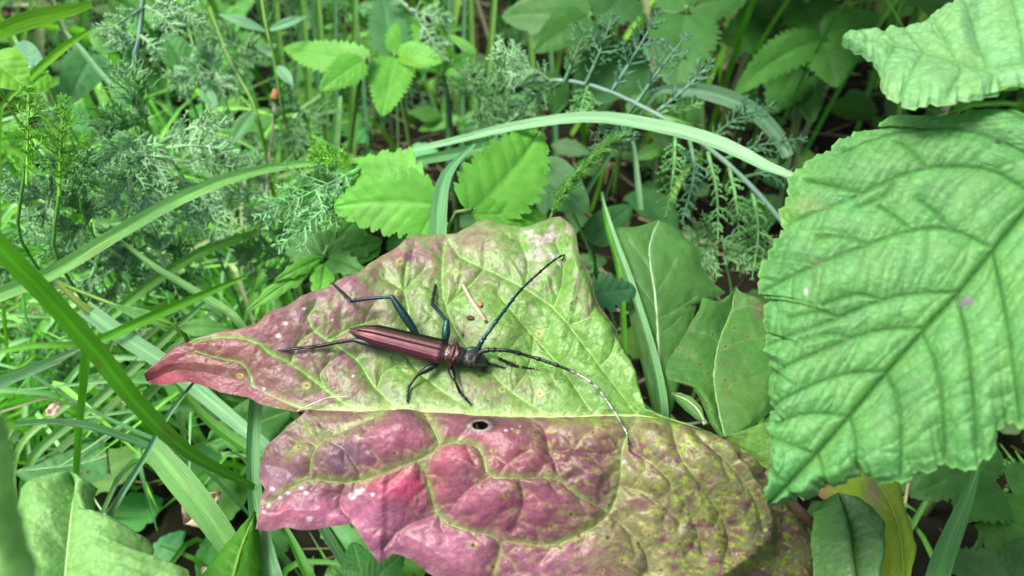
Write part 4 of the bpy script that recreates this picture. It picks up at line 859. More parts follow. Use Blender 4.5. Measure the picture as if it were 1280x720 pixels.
traced_leaf('yellowing_leaf', 'yellow-green leaf with dusky pink rim below the big crinkled leaf',
    [(1075,585,15.0),(1105,615,14.5),(1122,655,14.0),(1128,700,13.5),(1125,760,13.2),(1120,800,13.0)], [(1075,585,15.0),(1040,602,14.9),(1020,615,14.8),(1050,640,14.4),(1088,680,13.9),(1094,730,13.5),(1120,800,13.0)], [(1075,585,15.0),(1110,580,15),(1122,596,14.9),(1128,630,14.5),(1140,658,14.1),(1145,684,13.8),(1138,712,13.5),(1135,760,13.2),(1120,800,13.0)],
    (.36, .44, .035), (.22, .32, .03), seed=9, bulge=.15, margin=((.48, .20, .13), .16), veins=[[(1105,615),(1090,600),(1075,595)],[(1120,650),(1105,640),(1085,640)]], spots=8, paint=lambda X, Y, t, C: mixc(C, (.42, .22, .18), .7 * blob(X, Y, 1088, 620, 12, 22)))
# bottom-left leaves close to the lens
traced_leaf('pale_broad_leaf', 'pale green glossy broad leaf in the bottom left corner with scalloped lobe',
    [(95,602,12.4),(90,640,11.9),(85,690,11.4),(80,760,10.8)], [(95,602,12.4),(70,601,12.4),(45,603,12.4),(26,610,12.3),(18,640,12),(16,690,11.6),(25,760,10.9),(80,760,10.8)],
    [(95,602,12.4),(112,606,12.4),(124,613,12.3),(119,622,12.2),(120,640,12.0),(128,658,11.9),(140,668,11.8),(152,674,11.8),(163,669,11.9),(175,668,11.9),(186,674,11.8),(193,687,11.7),(188,700,11.5),(205,706,11.4),(235,712,11.3),(240,730,11.1),(200,770,10.9),(80,760,10.8)], (.21, .39, .10), (.28, .46, .15), mat=M_WOOL, seed=10, bulge=.25, veins=[[(90,640),(105,630),(115,620)],[(87,670),(115,675),(150,690)],[(85,690),(60,670),(35,650)],[(82,710),(130,710),(200,725)]], margin=((.13, .26, .03), .05))
traced_leaf('near_blurred_leaf', 'out-of-focus green leaf right at the lens along the left edge',
    [(-20,505,6.6),(-12,580,6.3),(-10,660,6.0),(-20,780,5.7)], [(-20,505,6.6),(-60,540,6.6),(-90,640,6.3),(-80,740,5.9),(-20,780,5.7)], [(-20,505,6.6),(8,520,6.6),(20,560,6.5),(24,610,6.3),(26,660,6.1),(40,720,5.9),(45,760,5.8),(-20,780,5.7)], (.22, .40, .09), (.22, .40, .09), seed=12, bulge=.12, relief=.01)
traced_leaf('dark_lance_leaf', 'dark green pointed leaf at the bottom beside the upright grass blade',
    [(319,640,13.6),(300,690,12.9),(290,730,12.5),(280,790,12.1)], [(319,640,13.6),(300,658,13.4),(280,682,13.1),(262,703,12.9),(246,728,12.6),(250,780,12.2),(280,790,12.1)], [(319,640,13.6),(325,670,13.4),(328,710,13),(330,760,12.5),(280,790,12.1)], (.085, .24, .018), (.12, .3, .03), seed=13, bulge=.06, relief=.02)
traced_leaf('ground_leaf', 'bright green soft leaf lying under the mottled leaf\'s left notch',
    [(372,512,20.5),(340,522,20.3),(300,540,20),(258,556,19.6)], [(372,512,20.5),(350,502,20.6),(310,500,20.5),(280,520,20.2),(262,540,19.8),(258,556,19.6)], [(372,512,20.5),(362,530,20.2),(346,550,19.8),(338,560,19.6),(318,556,19.7),(296,566,19.4),(285,560,19.5),(272,566,19.4),(258,556,19.6)], (.10, .25, .05), (.16, .33, .09), seed=14, bulge=.1)
traced_leaf('chewed_leaf', 'green ground leaf with brown chewed holes at the lower left',
    [(18,590,18.5),(60,585,18.6),(100,580,18.8),(135,570,19)], [(18,590,18.5),(40,578,18.8),(75,560,19.2),(105,545,19.6),(135,552,19.5),(135,570,19)], [(18,590,18.5),(34,602,18.2),(70,604,18.1),(110,606,18.1),(140,596,18.4),(135,570,19)], (.10, .24, .07), (.16, .32, .12), seed=15, spots=14, bulge=.05, spotcol=(.16, .09, .05))

# ------------------------------------------------------------------ toothed compound leaves (ground elder)
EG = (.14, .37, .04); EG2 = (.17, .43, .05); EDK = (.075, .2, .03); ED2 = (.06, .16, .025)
def elder(label, leaflets, pet, col, tilt=.35, petcol=(.11, .22, .05), mat=None, group=None, rpx=3.2):
    o = thing('ground_elder_leaf', [*(pix_pts(pet)[-1][:2]), 0], label, 'leaf', group)
    for L in leaflets:
        b, t, w = L[:3]; kw = dict(L[3]) if len(L) > 3 else {}
        c = np.array(kw.pop('col', col)); kw.setdefault('serr', 11); kw.setdefault('sdep', .34); kw.setdefault('prof', 'broad'); kw.setdefault('nv', 7); kw.setdefault('relief', .016)
        leaflet('leaflet', b, t, w, c, o, tilt=kw.pop('tilt', tilt), mat=mat, **kw)
    stalk('petiole', pet, rpx, petcol, o, root=True)
    return o
elder('bright green three-part toothed leaf at the back edge of the mottled leaf',
    [((548,262,17.2),(418,208,18.6),104,dict(bend=-.02,serr=9,sdep=.34,relief=.03,prof='rhomb',fold=.12,tilt=.12)), ((592,262,17.2),(678,158,19.2),96,dict(bend=-.04,serr=10,sdep=.32,relief=.03,fold=.2,tilt=.15)), ((594,266,17.1),(690,274,18.2),38,dict(serr=7,droop=.05)), ((545,258,17.2),(513,318,16.2),46,dict(serr=7,droop=.1)), ((546,256,17.2),(414,258,17.6),84,dict(serr=8,sdep=.34,relief=.03,bend=-.03,tilt=.15))],
    [(590,262,17.2),(566,268,17.6),(560,290,17.8),(556,330,17.6)], EG2)
elder('pair of light green toothed leaflets pointing left, upper left of the centre',
    [((458,72,24),(350,55,25.5),44,dict(serr=14,bend=.05)), ((455,74,24),(400,112,23.4),40,dict(serr=12))], [(458,72,24),(448,110,25),(438,180,26.5),(430,260,27)], EG2)
elder('light green toothed leaf of several leaflets around one node, top centre left',
    [((494,68,25),(478,142,23.6),56,dict(serr=14,droop=.05)), ((496,66,25),(552,76,24.4),38,dict(serr=11)), ((492,68,25.2),(476,-12,27.5),50,dict(serr=12,col=(.085,.21,.06))), ((496,64,25.2),(522,16,27),42,dict(serr=11)), ((497,70,24.9),(528,84,24.4),14,dict(serr=6,col=(.16,.36,.02)))],
    [(494,68,25),(500,110,26.5),(512,180,27.5),(520,260,28)], EG2)
elder('small green leaf with two thin leaflets, right of the light toothed leaf',
    [((552,86,26),(593,68,26.5),20,dict(serr=0)), ((594,66,27),(560,42,27.5),13,dict(serr=0)), ((556,88,26),(588,96,25.5),12,dict(serr=6)), ((550,86,26),(524,84,25.8),10,dict(serr=6))], [(553,86,26),(560,125,27),(566,190,28)], EG)
elder('broad green lobed leaf at the top edge, centre', [((738,18,28),(625,18,29),62,dict(serr=6,sdep=.15,prof='broad')), ((736,18,28),(668,62,27),52,dict(serr=6,sdep=.15))], [(738,18,28),(760,40,29.5),(780,140,31)], (.085, .21, .04))
elder('dull green broad leaf behind the silvery arching stem, top centre', [((800,60,30),(720,125,28.5),95,dict(serr=6,sdep=.1)), ((785,-10,29),(745,28,28),75,dict(serr=8))], [(800,60,30),(815,120,31),(830,220,32)], (.07, .17, .045))
elder('toothed green leaf with tip pointing down, right of the silvery stem at the top',
    [((858,10,27),(846,108,25),88,dict(serr=12,droop=.08)), ((858,8,27.2),(936,-4,27.5),52,dict(serr=10)), ((858,8,27.2),(826,-30,29),60,dict(serr=9))], [(858,8,27),(872,70,29),(880,180,30)], (.075, .19, .04))
elder('shaded toothed leaf with slanting leaflets in the dark gap left of the pale top leaf',
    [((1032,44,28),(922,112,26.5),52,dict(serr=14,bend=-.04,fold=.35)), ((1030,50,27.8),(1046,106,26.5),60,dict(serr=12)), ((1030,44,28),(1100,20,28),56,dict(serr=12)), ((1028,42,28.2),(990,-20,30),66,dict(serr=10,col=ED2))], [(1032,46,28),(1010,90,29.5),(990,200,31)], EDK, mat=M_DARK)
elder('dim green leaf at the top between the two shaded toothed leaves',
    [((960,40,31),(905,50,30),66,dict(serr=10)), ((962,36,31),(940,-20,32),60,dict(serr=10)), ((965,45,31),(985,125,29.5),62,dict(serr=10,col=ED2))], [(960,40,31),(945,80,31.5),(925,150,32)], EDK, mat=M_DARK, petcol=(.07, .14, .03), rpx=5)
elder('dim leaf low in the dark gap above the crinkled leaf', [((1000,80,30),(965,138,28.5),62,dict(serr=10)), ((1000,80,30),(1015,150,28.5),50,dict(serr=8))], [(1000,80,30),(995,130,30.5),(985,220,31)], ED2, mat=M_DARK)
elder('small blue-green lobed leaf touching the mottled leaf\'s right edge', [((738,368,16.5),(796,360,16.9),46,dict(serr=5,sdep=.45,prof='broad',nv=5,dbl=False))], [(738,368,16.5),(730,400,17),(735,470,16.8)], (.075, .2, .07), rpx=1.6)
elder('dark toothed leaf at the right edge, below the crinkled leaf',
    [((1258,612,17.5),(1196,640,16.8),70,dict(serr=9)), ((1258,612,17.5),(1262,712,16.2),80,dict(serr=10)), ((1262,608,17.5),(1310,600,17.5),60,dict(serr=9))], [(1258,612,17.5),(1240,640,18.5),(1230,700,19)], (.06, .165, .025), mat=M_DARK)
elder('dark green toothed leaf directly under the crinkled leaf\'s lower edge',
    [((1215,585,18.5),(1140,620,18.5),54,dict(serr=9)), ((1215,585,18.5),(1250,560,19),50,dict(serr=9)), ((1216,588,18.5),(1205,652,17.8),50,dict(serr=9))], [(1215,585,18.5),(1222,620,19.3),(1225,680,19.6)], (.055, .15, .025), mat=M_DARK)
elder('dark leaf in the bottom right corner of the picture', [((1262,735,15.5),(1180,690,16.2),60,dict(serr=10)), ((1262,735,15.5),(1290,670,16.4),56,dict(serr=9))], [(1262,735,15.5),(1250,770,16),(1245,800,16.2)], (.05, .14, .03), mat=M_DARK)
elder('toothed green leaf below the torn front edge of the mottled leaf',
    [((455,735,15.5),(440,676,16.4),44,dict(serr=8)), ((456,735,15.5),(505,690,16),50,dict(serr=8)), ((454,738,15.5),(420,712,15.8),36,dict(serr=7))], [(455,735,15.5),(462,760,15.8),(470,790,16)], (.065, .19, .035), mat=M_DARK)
for lab, b, t, w, c in [('dull blue-green smooth leaf behind the slanting pale blade, upper left', (118,62,22.5), (84,128,21.2), 52, (.09,.24,.07)), ('bright yellow-green leaf at the far left edge, upper left', (-15,70,17), (34,110,17), 60, (.2,.46,.03)), ('pale blue-green leaf behind the left bottlebrush plumes', (10,62,21), (52,78,20.6), 40, (.16,.33,.15)), ('vivid green leaf below the top left corner blade', (60,90,20), (20,120,19.4), 34, (.17,.42,.03)), ('mid green leaf left of the silvery hanging stem', (150,60,23), (112,36,23), 40, (.12,.3,.05)), ('mid green leaf behind the silvery fronds, left of the drooping leaf pair', (228,80,25), (205,40,25), 40, (.1,.27,.06)), ('dull green leaf in the gap below the bright toothed leaf', (468,300,18.8), (440,330,18.4), 34, (.09,.25,.04)), ('shaded green leaf behind the furry spike', (660,210,21), (735,262,20), 70, (.07,.19,.05)), ('low green leaf between the furry spike and plain toothed leaf', (738,300,21), (790,255,21.5), 44, (.06,.17,.04))]:
    o = thing('smooth_leaf', at(*b) * [1, 1, 0], lab, 'leaf'); leaflet('blade', b, t, w, np.array(c), o, serr=0, prof='broad', nv=5, relief=.02)
    stalk('petiole', [b, (b[0] + 6, b[1] + 30, b[2] + 1)], 2, np.array(c) * 1.1, o, root=True)
# deeply cut buttercup-like leaf at the back left of the mottled leaf
bc = thing('buttercup_leaf', onz(420, 330, 0), 'deeply cut bright green leaf with radiating lobes left of the mottled leaf\'s back edge', 'leaf')
for (b, t, w, c) in [((405,322,18.5),(302,392,17.8),22,EG2),((404,320,18.5),(340,352,18),20,EG),((406,324,18.5),(398,384,17.2),26,EG2),((402,318,18.6),(352,300,19.2),40,(.09,.22,.05)),((404,315,18.6),(398,258,19.8),36,(.085,.21,.05)),((407,316,18.6),(452,266,19.4),50,(.08,.21,.04)),((409,319,18.5),(478,300,18.6),40,(.075,.2,.035)),((408,322,18.5),(455,340,17.8),34,(.08,.21,.035))]:
    leaflet('lobe', b, t, w, np.array(c), bc, serr=4, sdep=.35, prof='broad' if w > 30 else 'lance', nv=4, relief=.02, veinw=.03, dbl=False, veincol=np.array(c) * .6)
stalk('petiole', [(405,320,18.5),(425,262,19.8),(436,222,20.8),(428,330,23),(425,420,24)], 2.2, (.14, .25, .06), bc, root=True)

# ------------------------------------------------------------------ grass blades one can pick out
GL = (.23, .45, .10); GM = (.13, .34, .045); GV = (.16, .43, .025); GD = (.08, .24, .02); GP = (.28, .47, .20); GB = (.15, .31, .11)
B = grass_blade
B('broad vivid green blade slanting across the left edge close to the lens', [(-60,250,9.6,30),(-5,305,10.2,33),(60,372,10.9,32),(120,440,11.6,31),(175,508,12.4,28),(235,565,13.2,22),(300,600,14,13),(345,622,14.6,2)], GV, roll=.3, keel=.1, tipcol=GD, root=False)
B('long pale blade rising from the left edge and arching over the feathery plants', [(470,196,19.5,5),(400,202,19,10),(310,216,18.2,17),(230,246,17.5,20),(150,290,16.8,22),(60,344,16,23),(-10,372,15.4,24),(-90,420,15,24)], GL, roll=.1, root=True)
B('dark olive stem-like blade slanting behind the long pale blade', [(-30,205,19,17),(30,248,19.3,18),(80,285,19.6,18),(130,318,20,16),(185,348,20.5,12),(240,372,21,8)], (.09,.17,.02), roll=.2, root=False)
B('narrow light blade leaning right below the long pale blade', [(322,291,21,13),(257,313,20.4,15),(194,351,19.8,15),(139,395,19.2,14),(110,425,19,12)], (.16,.36,.05), roll=.2)
B('thin striped blade crossing down to the mottled leaf\'s red lobe', [(126,281,19.5,3),(160,308,19.2,7),(194,334,18.8,10),(250,368,18.2,13),(300,405,17.6,13)], (.17,.34,.08), roll=.2)
B('vivid green blade pointing right, just above the red lobe', [(306,346,17.8,5),(250,370,17.2,12),(194,394,16.6,15),(128,424,16,14),(110,432,15.8,12)], (.13,.36,.02), roll=.3)
B('broad pale mint cut blade sloping under the red lobe tip', [(104,384,16.2,26),(156,422,16.3,27),(205,454,16.4,26),(250,490,16.5,24),(300,532,16.4,21),(345,572,16.2,18)], GP, roll=.0, keel=.06)
B('yellow-green dry sheath at the top of the cut mint blade', [(70,352,16.0,6),(95,376,16.1,10),(112,390,16.2,16)], (.3,.36,.06), roll=.2, root=False, cat='grass sheath')
B('mint blade at the left edge pointing right', [(104,434,15.2,4),(70,450,14.6,14),(40,462,14,19),(-5,480,13.2,22),(-60,505,12.6,22)], GP, roll=.1)
B('thin pale stem running down right across the blade bundle', [(30,464,17,4),(90,500,17.2,5),(150,530,17.4,6),(215,560,17.6,7),(260,590,17.8,6)], GB, roll=.1)
for i, (x0, y0, x1, y1, w) in enumerate([(262,372,38,578,14),(272,384,62,580,13),(285,392,90,588,13),(240,372,24,560,11)]):
    B(['upper-middle', 'lower-middle', 'lowest', 'uppermost'][i] + ' blade of the striped parallel bundle left of the red lobe', [(x0,y0,20.5+.3*i,5),(x0*.66+x1*.34,y0*.66+y1*.34,20+.3*i,w),(x0*.33+x1*.67,y0*.33+y1*.67,19.3+.3*i,w),(x1,y1,18.6+.3*i,w)], (.15+.03*(i%2),.32,.07), roll=.25*(-1)**i, group='parallel blade bundle')
B('grey-green folded blade curving along the lower left, wide and shiny', [(200,563,15.6,10),(165,551,15.4,13),(110,533,15.0,14),(60,528,14.6,12),(18,531,14.2,9)], GB, roll=-.5, root=False, keel=.3)
B('broad light green blade hanging below the mottled leaf\'s lobe with clear veins', [(188,556,15.4,30),(215,588,15.2,40),(243,622,15,42),(275,665,14.8,38),(310,720,14.6,30)], (.17,.36,.075), roll=.05, keel=.03)
B('thin grey-green rush stem slanting up from the bottom left', [(242,478,14.8,4),(208,522,14.2,8),(181,571,13.6,9),(149,623,13,10),(101,716,12.2,11),(80,770,11.8,11)], (.14,.28,.13), roll=.2, keel=.4)
B('upright blade running down behind the front pink lobe to the bottom edge', [(322,470,15.6,16),(319,510,15.2,20),(316,560,14.7,20),(318,620,14.1,22),(328,680,13.5,28),(342,735,13,34)], (.14,.30,.10), roll=.3, keel=.25)
B('long pale striped blade arching over the back from centre to the crinkled leaf', [(470,200,18.5,5),(510,189,18.6,9),(560,178,18.7,13),(640,159,18.8,17),(740,147,18.6,21),(830,160,18.2,25),(900,180,17.6,26),(955,207,17,20),(995,230,16.5,14)], GP, roll=.3, keel=.2)
B('shaded lower leaf of the long arching pair, green and narrow', [(500,205,19.2,10),(560,194,19.4,16),(620,180,19.6,14),(660,168,19.8,6)], GB, roll=-.2)
B('blue-green arched blade curving down right behind the long pale one', [(985,196,21.5,18),(968,165,21.8,22),(935,135,22,25),(890,117,22.4,26),(850,112,22.8,18),(820,116,23.2,10)], (.095,.2,.085), roll=.15)
B('bent mint blade hooking over in front of the bright toothed leaf', [(594,180,17.2,4),(572,200,16.9,10),(555,225,16.6,20),(549,258,16.3,25),(547,300,15.8,28),(547,350,15.6,26)], (.17,.36,.13), roll=.15, keel=.1)
B('slim pale blade descending behind the right edge of the mottled leaf', [(752,245,18.4,4),(765,290,17.9,9),(785,345,17.2,12),(806,410,16.4,14),(822,470,15.7,16),(828,520,15.2,18)], (.2,.38,.13), roll=.35, keel=.3)
B('straight green blade standing in the lower right below the crinkled leaf', [(1226,575,15.5,4),(1212,615,15.1,16),(1196,655,14.6,26),(1178,700,14.1,32),(1165,740,13.8,34)], (.12,.28,.07), roll=.1, keel=.1)
B('short drooping blade tip hanging in the dark gap behind the spike', [(801,262,22,9),(797,225,22.3,9),(793,186,22.6,6),(786,165,23,4)], (.13,.26,.1), roll=.1)
B('thin vivid blade in the gap above the plain toothed leaf', [(752,240,20.5,4),(760,285,20.2,9),(770,320,19.8,10),(778,370,19.5,10)], (.12,.36,.02), roll=.2)
B('pale blade slanting up left beside the dark stalk, upper left', [(80,38,22,3),(100,60,21.6,8),(120,85,21.2,9),(140,108,20.9,8),(160,140,20.8,5)], GB, roll=.1)
B('bright yellow-green blade leaning right in the upper left corner', [(112,38,20,5),(85,55,19.6,11),(55,80,19.2,12),(30,105,18.8,9),(0,140,18.5,7)], (.19,.42,.02), roll=.2)
B('wide yellow-green out-of-focus blade across the top left corner', [(115,6,18.6,8),(80,14,18.2,20),(40,24,17.8,26),(0,40,17.4,22),(-50,70,17,18)], (.21,.44,.02), roll=.3, keel=.1)
B('dark stalk crossing from the top edge at the upper left', [(58,-20,23,9),(72,20,22.8,9),(88,55,22.6,9),(104,90,22.4,8),(125,140,22.2,8),(150,200,22,7)], (.07,.13,.03), roll=.2, cat='stalk', name='dark_stalk')
B('green blade slanting down right under the leaf\'s lower-left corner', [(215,470,17.8,6),(255,520,17.6,14),(300,555,17.4,18),(350,585,17.2,14)], GD, roll=.2)
B('thin green blade low at the bottom beside the front pink lobe', [(352,650,15.5,5),(372,690,15.2,14),(395,740,14.9,18)], GD, roll=.2)
# upright stalks in the top middle
stl = [(404,27,1),(419,30,0),(442,28.5,1),(452,30,0),(384,31,1),(370,32,0),(352,33,1),(396,34,0),(610,29,1),(578,33,0),(590,34,1),(560,33,0),(342,34,0),(665,33,1),(690,35,0)]
for i, (x, d, k) in enumerate(stl):
    e = rng.uniform(-14, 14); w = 9 if k else 6
    nm = ['first', 'second', 'third', 'fourth', 'fifth', 'sixth', 'seventh', 'eighth', 'ninth', 'tenth', 'eleventh', 'twelfth', 'thirteenth', 'fourteenth', 'fifteenth'][int(np.argsort(np.argsort([s[0] for s in stl]))[i])]
    B(nm + ' upright grass stalk counted from the left in the top middle background', [(x+e,-60,d,w*.8),(x+e*.5,20,d+.3,w),(x,90,d+.6,w*1.2),(x-e*.4,170,d+.9,w*1.3),(x-e*.5,230,d+1,w*1.3)], (.12+.05*k,.26+.06*k,.05+.05*(1-k)), roll=.2, cat='grass stalk', name='grass_stalk', group='upright stalks in the top middle', n=24)
B('broad blade standing behind the light toothed leaf', [(424,120,28,9),(420,160,27.6,15),(416,200,27.2,16),(412,250,27,15)], (.15,.33,.08), roll=.1)

# small-leaved climbers (vetch-like paired leaves) in the upper left
def paired(label, stem, leaves, col, rpx=2.0, scol=(.14, .28, .04)):
    o = thing('paired_leaf_stem', [*(pix_pts(stem)[-1][:2]), 0], label, 'plant stem')
    stalk('stem', stem, rpx, scol, o, root=True)
    for b, t, w in leaves: leaflet('leaf', b, t, w, np.array(col), o, serr=0, prof='lance', nv=3, relief=.008, fold=.3, n=40, m=11)
    return o
paired('slender stem with two mint leaves spread like wings, upper left', [(326,-10,25),(334,38,24.6),(344,78,24.8),(352,130,25.2)], [((333,38,24.6),(270,16,24.6),13),((333,38,24.6),(386,19,24.6),12),((346,80,24.8),(367,108,24.4),15),((344,72,24.9),(314,52,25.6),8)], (.2, .38, .17))
paired('slender stem with drooping mint leaf pair left of the winged one', [(236,36,24),(246,74,23.8),(251,102,23.8),(262,180,24.6)], [((251,104,23.6),(215,80,23.6),17),((252,106,23.5),(272,140,23),18),((252,100,23.8),(286,110,24),8)], (.18, .36, .14))
paired('slanting green stem with two broader lance leaves above the pale blade', [(262,10,25),(290,80,24.4),(318,132,23.8),(330,180,24),(338,230,24.6)], [((319,134,23.8),(285,184,22.8),20),((282,184,23),(236,166,23),17)], (.19, .36, .12))
paired('low stem with a pair of lance leaves beside the red lobe', [(70,352,17.5),(140,380,17.2),(222,409,17),(240,440,17.6)], [((222,409,17),(134,379,16.9),16),((222,409,17),(290,411,17.2),24)], (.12, .29, .05), rpx=3.0, scol=(.1, .24, .02))
st = thing('dry_stalk', [*(at(346, 130, 26)[:2]), 0], 'thin dry straw-coloured stalk with a brown node in the upper left', 'stalk'); stalk('stem', [(344,118,25.6),(341,160,25.6),(337,200,25.8),(333,250,26),(318,330,27)], 2.2, (.46, .42, .33), st, mat=M_DRY, root=True); stalk('node', [(346,112,25.5),(343,124,25.5)], 5, (.42, .2, .1), st, mat=M_DRY)

# ------------------------------------------------------------------ feathery plants (yarrow and mayweed)
FS = (.50, .68, .34); FG = (.25, .48, .14); FB = (.34, .64, .07); FD = (.32, .52, .19)
def feathery(label, stem, fronds, scol=(.24, .36, .25), rpx=2.4, root=True, name='feathery_plant'):
    o = thing(name, [*(pix_pts(stem)[-1][:2]), 0], label, 'plant')
    stalk('stem', stem, rpx, scol, o, mat=M_FEATH, root=root, n=30, k=6)
    for i, f in enumerate(fronds):
        kw = dict(f[3]) if len(f) > 3 else {}
        frond(f[0], f[1], f[2], o, seed=int(f[0][0][0] * 7 + f[0][0][1] + i), **kw)
    return o
W = dict(whorl=True, npin=14, npl=2, spread=.8, fork=False, plr=.45, rpx=1.7)
feathery('dense silvery plume plant left of centre with drooping feathery fronds', [(156,95,19),(172,150,19.2),(190,175,19.4),(225,215,19.8),(250,270,20.5)],
    [([(182,165,19.2),(165,120,18.8),(152,78,18.6)],42,FS,W), ([(185,170,19.2),(172,130,18.7),(180,92,18.5)],34,FG,W), ([(185,165,19),(150,190,18.4),(118,215,18)],46,FS,dict(npin=26)), ([(190,170,19),(165,215,18.3),(140,262,17.9)],50,FS,dict(npin=26)), ([(195,172,19),(190,225,18.4),(186,285,18)],48,FS,dict(npin=26)),
     ([(200,178,19.2),(240,160,19),(292,150,19)],26,FS,dict(npin=16)), ([(205,185,19.2),(250,182,18.8),(300,190,18.7)],30,FS,dict(npin=16)), ([(215,200,19.3),(265,205,19),(315,212,19)],26,FS,dict(npin=15)), ([(225,215,19.4),(235,250,19),(240,290,18.8)],34,FS,dict(npin=16)), ([(235,225,19.4),(262,262,19),(278,300,18.8)],34,FS,dict(npin=15)), ([(175,155,19.2),(150,150,18.9),(122,162,18.7)],36,FG,dict(npin=22))])
feathery('bright green bottlebrush plume near the left edge', [(36,110,15.8),(34,165,15.9),(30,220,16),(26,300,16.4)], [([(34,230,15.9),(35,170,15.6),(37,105,15.4)],34,FB,dict(whorl=True,npin=15,npl=3,spread=1.0,fork=False,plr=.45,rpx=1.3))], scol=(.18, .38, .06))
feathery('second bright green bottlebrush plume, right of the one at the left edge', [(80,125,16.6),(76,180,16.6),(74,240,16.8),(70,320,17)], [([(75,245,16.6),(76,185,16.3),(82,118,16.1)],34,FB,dict(whorl=True,npin=16,npl=3,spread=1.0,fork=False,plr=.45,rpx=1.3)), ([(76,215,16.5),(95,190,16.2),(108,170,16)],20,FB,dict(whorl=True,npin=16,npl=3,fork=False,rpx=1.0))], scol=(.16, .36, .05))
feathery('bright frond with crowded tips above the mottled leaf\'s back left', [(470,200,18.6),(440,220,18.2),(425,260,18.6),(420,320,19)], [([(446,212,18.2),(390,240,17.8),(318,272,17.3)],44,(.44,.70,.30),dict(npin=18,npl=4)), ([(440,222,18.2),(395,270,17.7),(345,312,17.3)],36,(.44,.70,.30),dict(npin=14,npl=4)), ([(450,205,18.4),(420,200,18.2),(385,195,18)],26,FB,dict(npin=12)), ([(430,235,18.2),(425,258,17.9),(405,285,17.6)],26,(.40,.68,.2),dict(npin=10))], scol=(.15, .3, .06))
feathery('silvery stem hanging from the top edge with drooping leaves, upper left', [(180,-20,20),(176,30,19.9),(173,55,19.8),(168,72,19.7),(172,140,20.6)], [([(178,10,19.9),(150,28,19.7),(128,50,19.6)],26,FS,dict(npin=12)), ([(182,8,19.9),(205,22,19.7),(222,44,19.6)],26,FS,dict(npin=12)), ([(174,50,19.8),(150,50,19.6),(132,48,19.6)],18,FS,dict(npin=10)), ([(176,45,19.8),(192,58,19.6),(196,75,19.5)],18,FS,dict(npin=9)), ([(190,0,20.2),(225,12,20.2),(258,36,20.2)],24,FS,dict(npin=14))], scol=(.26, .38, .28), rpx=3.6)
feathery('arching silvery stem with upright and hanging feathery leaves, behind the pale arching blade', [(640,108,22),(690,100,21.6),(740,107,21.2),(790,127,20.8),(850,160,20.3),(910,205,20),(965,262,19.8),(1010,330,20)],
    [([(706,102,21.4),(722,62,21.2),(736,28,21.2)],26,(.14,.28,.11),dict(npin=9,npl=3)), ([(732,106,21.2),(752,60,21),(766,18,21)],28,(.15,.3,.13),dict(npin=9,npl=3)), ([(764,116,21),(796,64,20.8),(825,14,20.8)],30,(.17,.31,.17),dict(npin=10,npl=3)), ([(795,130,20.8),(830,80,20.6),(862,40,20.6)],26,(.17,.31,.17),dict(npin=9,npl=3)), ([(822,140,20.6),(862,106,20.3),(895,72,20.2)],22,(.2,.34,.18),dict(npin=9,npl=3)), ([(670,104,21.6),(640,70,21.4),(615,60,21.4)],30,FS,dict(npin=12)), ([(690,102,21.5),(665,88,21.3),(632,98,21.3)],26,FS,dict(npin=11)),
     ([(700,104,21.4),(668,122,21.1),(640,140,21)],26,(.16,.31,.11),dict(npin=12)), ([(735,108,21.2),(728,130,21),(724,150,20.9)],24,FG,dict(npin=9)), ([(845,162,20.3),(842,215,19.9),(832,272,19.6)],26,FG,dict(npin=11,npl=3)), ([(862,172,20.2),(868,215,19.8),(852,280,19.5)],28,(.15,.29,.14),dict(npin=11,npl=3)), ([(885,190,20.1),(896,240,19.7),(898,300,19.5)],22,FG,dict(npin=11,npl=3)), ([(912,210,20),(920,250,19.7),(925,300,19.6)],24,FG,dict(npin=11,npl=3)), ([(905,200,20.2),(950,182,20.2),(1010,172,20.4)],26,(.12,.24,.10),dict(npin=10,npl=3)), ([(930,222,20),(965,215,20),(1000,218,20.2)],22,(.11,.22,.09),dict(npin=9,npl=3)), ([(940,235,20),(948,290,19.8),(940,350,19.8)],22,FG,dict(npin=10,npl=3)), ([(880,180,20.5),(920,150,20.8),(975,128,21)],24,(.12,.24,.1),dict(npin=10,npl=3)), ([(795,130,20.8),(770,160,20.4),(740,190,20.2)],30,(.15,.29,.13),dict(npin=10,npl=3)), ([(815,145,20.6),(850,135,20.5),(880,128,20.5)],18,FG,dict(npin=8,npl=3))], scol=(.33, .44, .30), rpx=3.4)
feathery('furry light green spike leaning right behind the mottled leaf\'s top corner', [(792,162,18.4),(760,180,18.3),(722,214,18.2),(698,250,18.2),(688,275,18.2),(684,330,18.6)], [([(688,272,18.1),(706,238,18),(728,212,17.9),(762,180,17.9),(796,164,18)],19,(.19,.42,.06),dict(whorl=True,npin=46,npl=3,spread=.6,fork=False,plr=.6,rpx=.9,s0=.02,nn=24)), ([(735,205,18),(765,182,18),(800,168,18)],16,(.26,.42,.22),dict(npin=20,npl=3,spread=.5,fork=False,plr=.5))], scol=(.2, .36, .12))
feathery('dim silvery fronds at the top right of the light toothed leaf', [(510,10,26),(530,30,26),(548,60,26.2),(560,140,27)], [([(512,12,26),(540,20,25.8),(568,26,25.8)],22,FS,dict(npin=10)), ([(524,24,26),(540,50,25.8),(556,76,25.8)],24,FS,dict(npin=11)), ([(510,8,26),(490,-5,26),(470,-10,26)],20,FS,dict(npin=10))], scol=(.22, .33, .24))
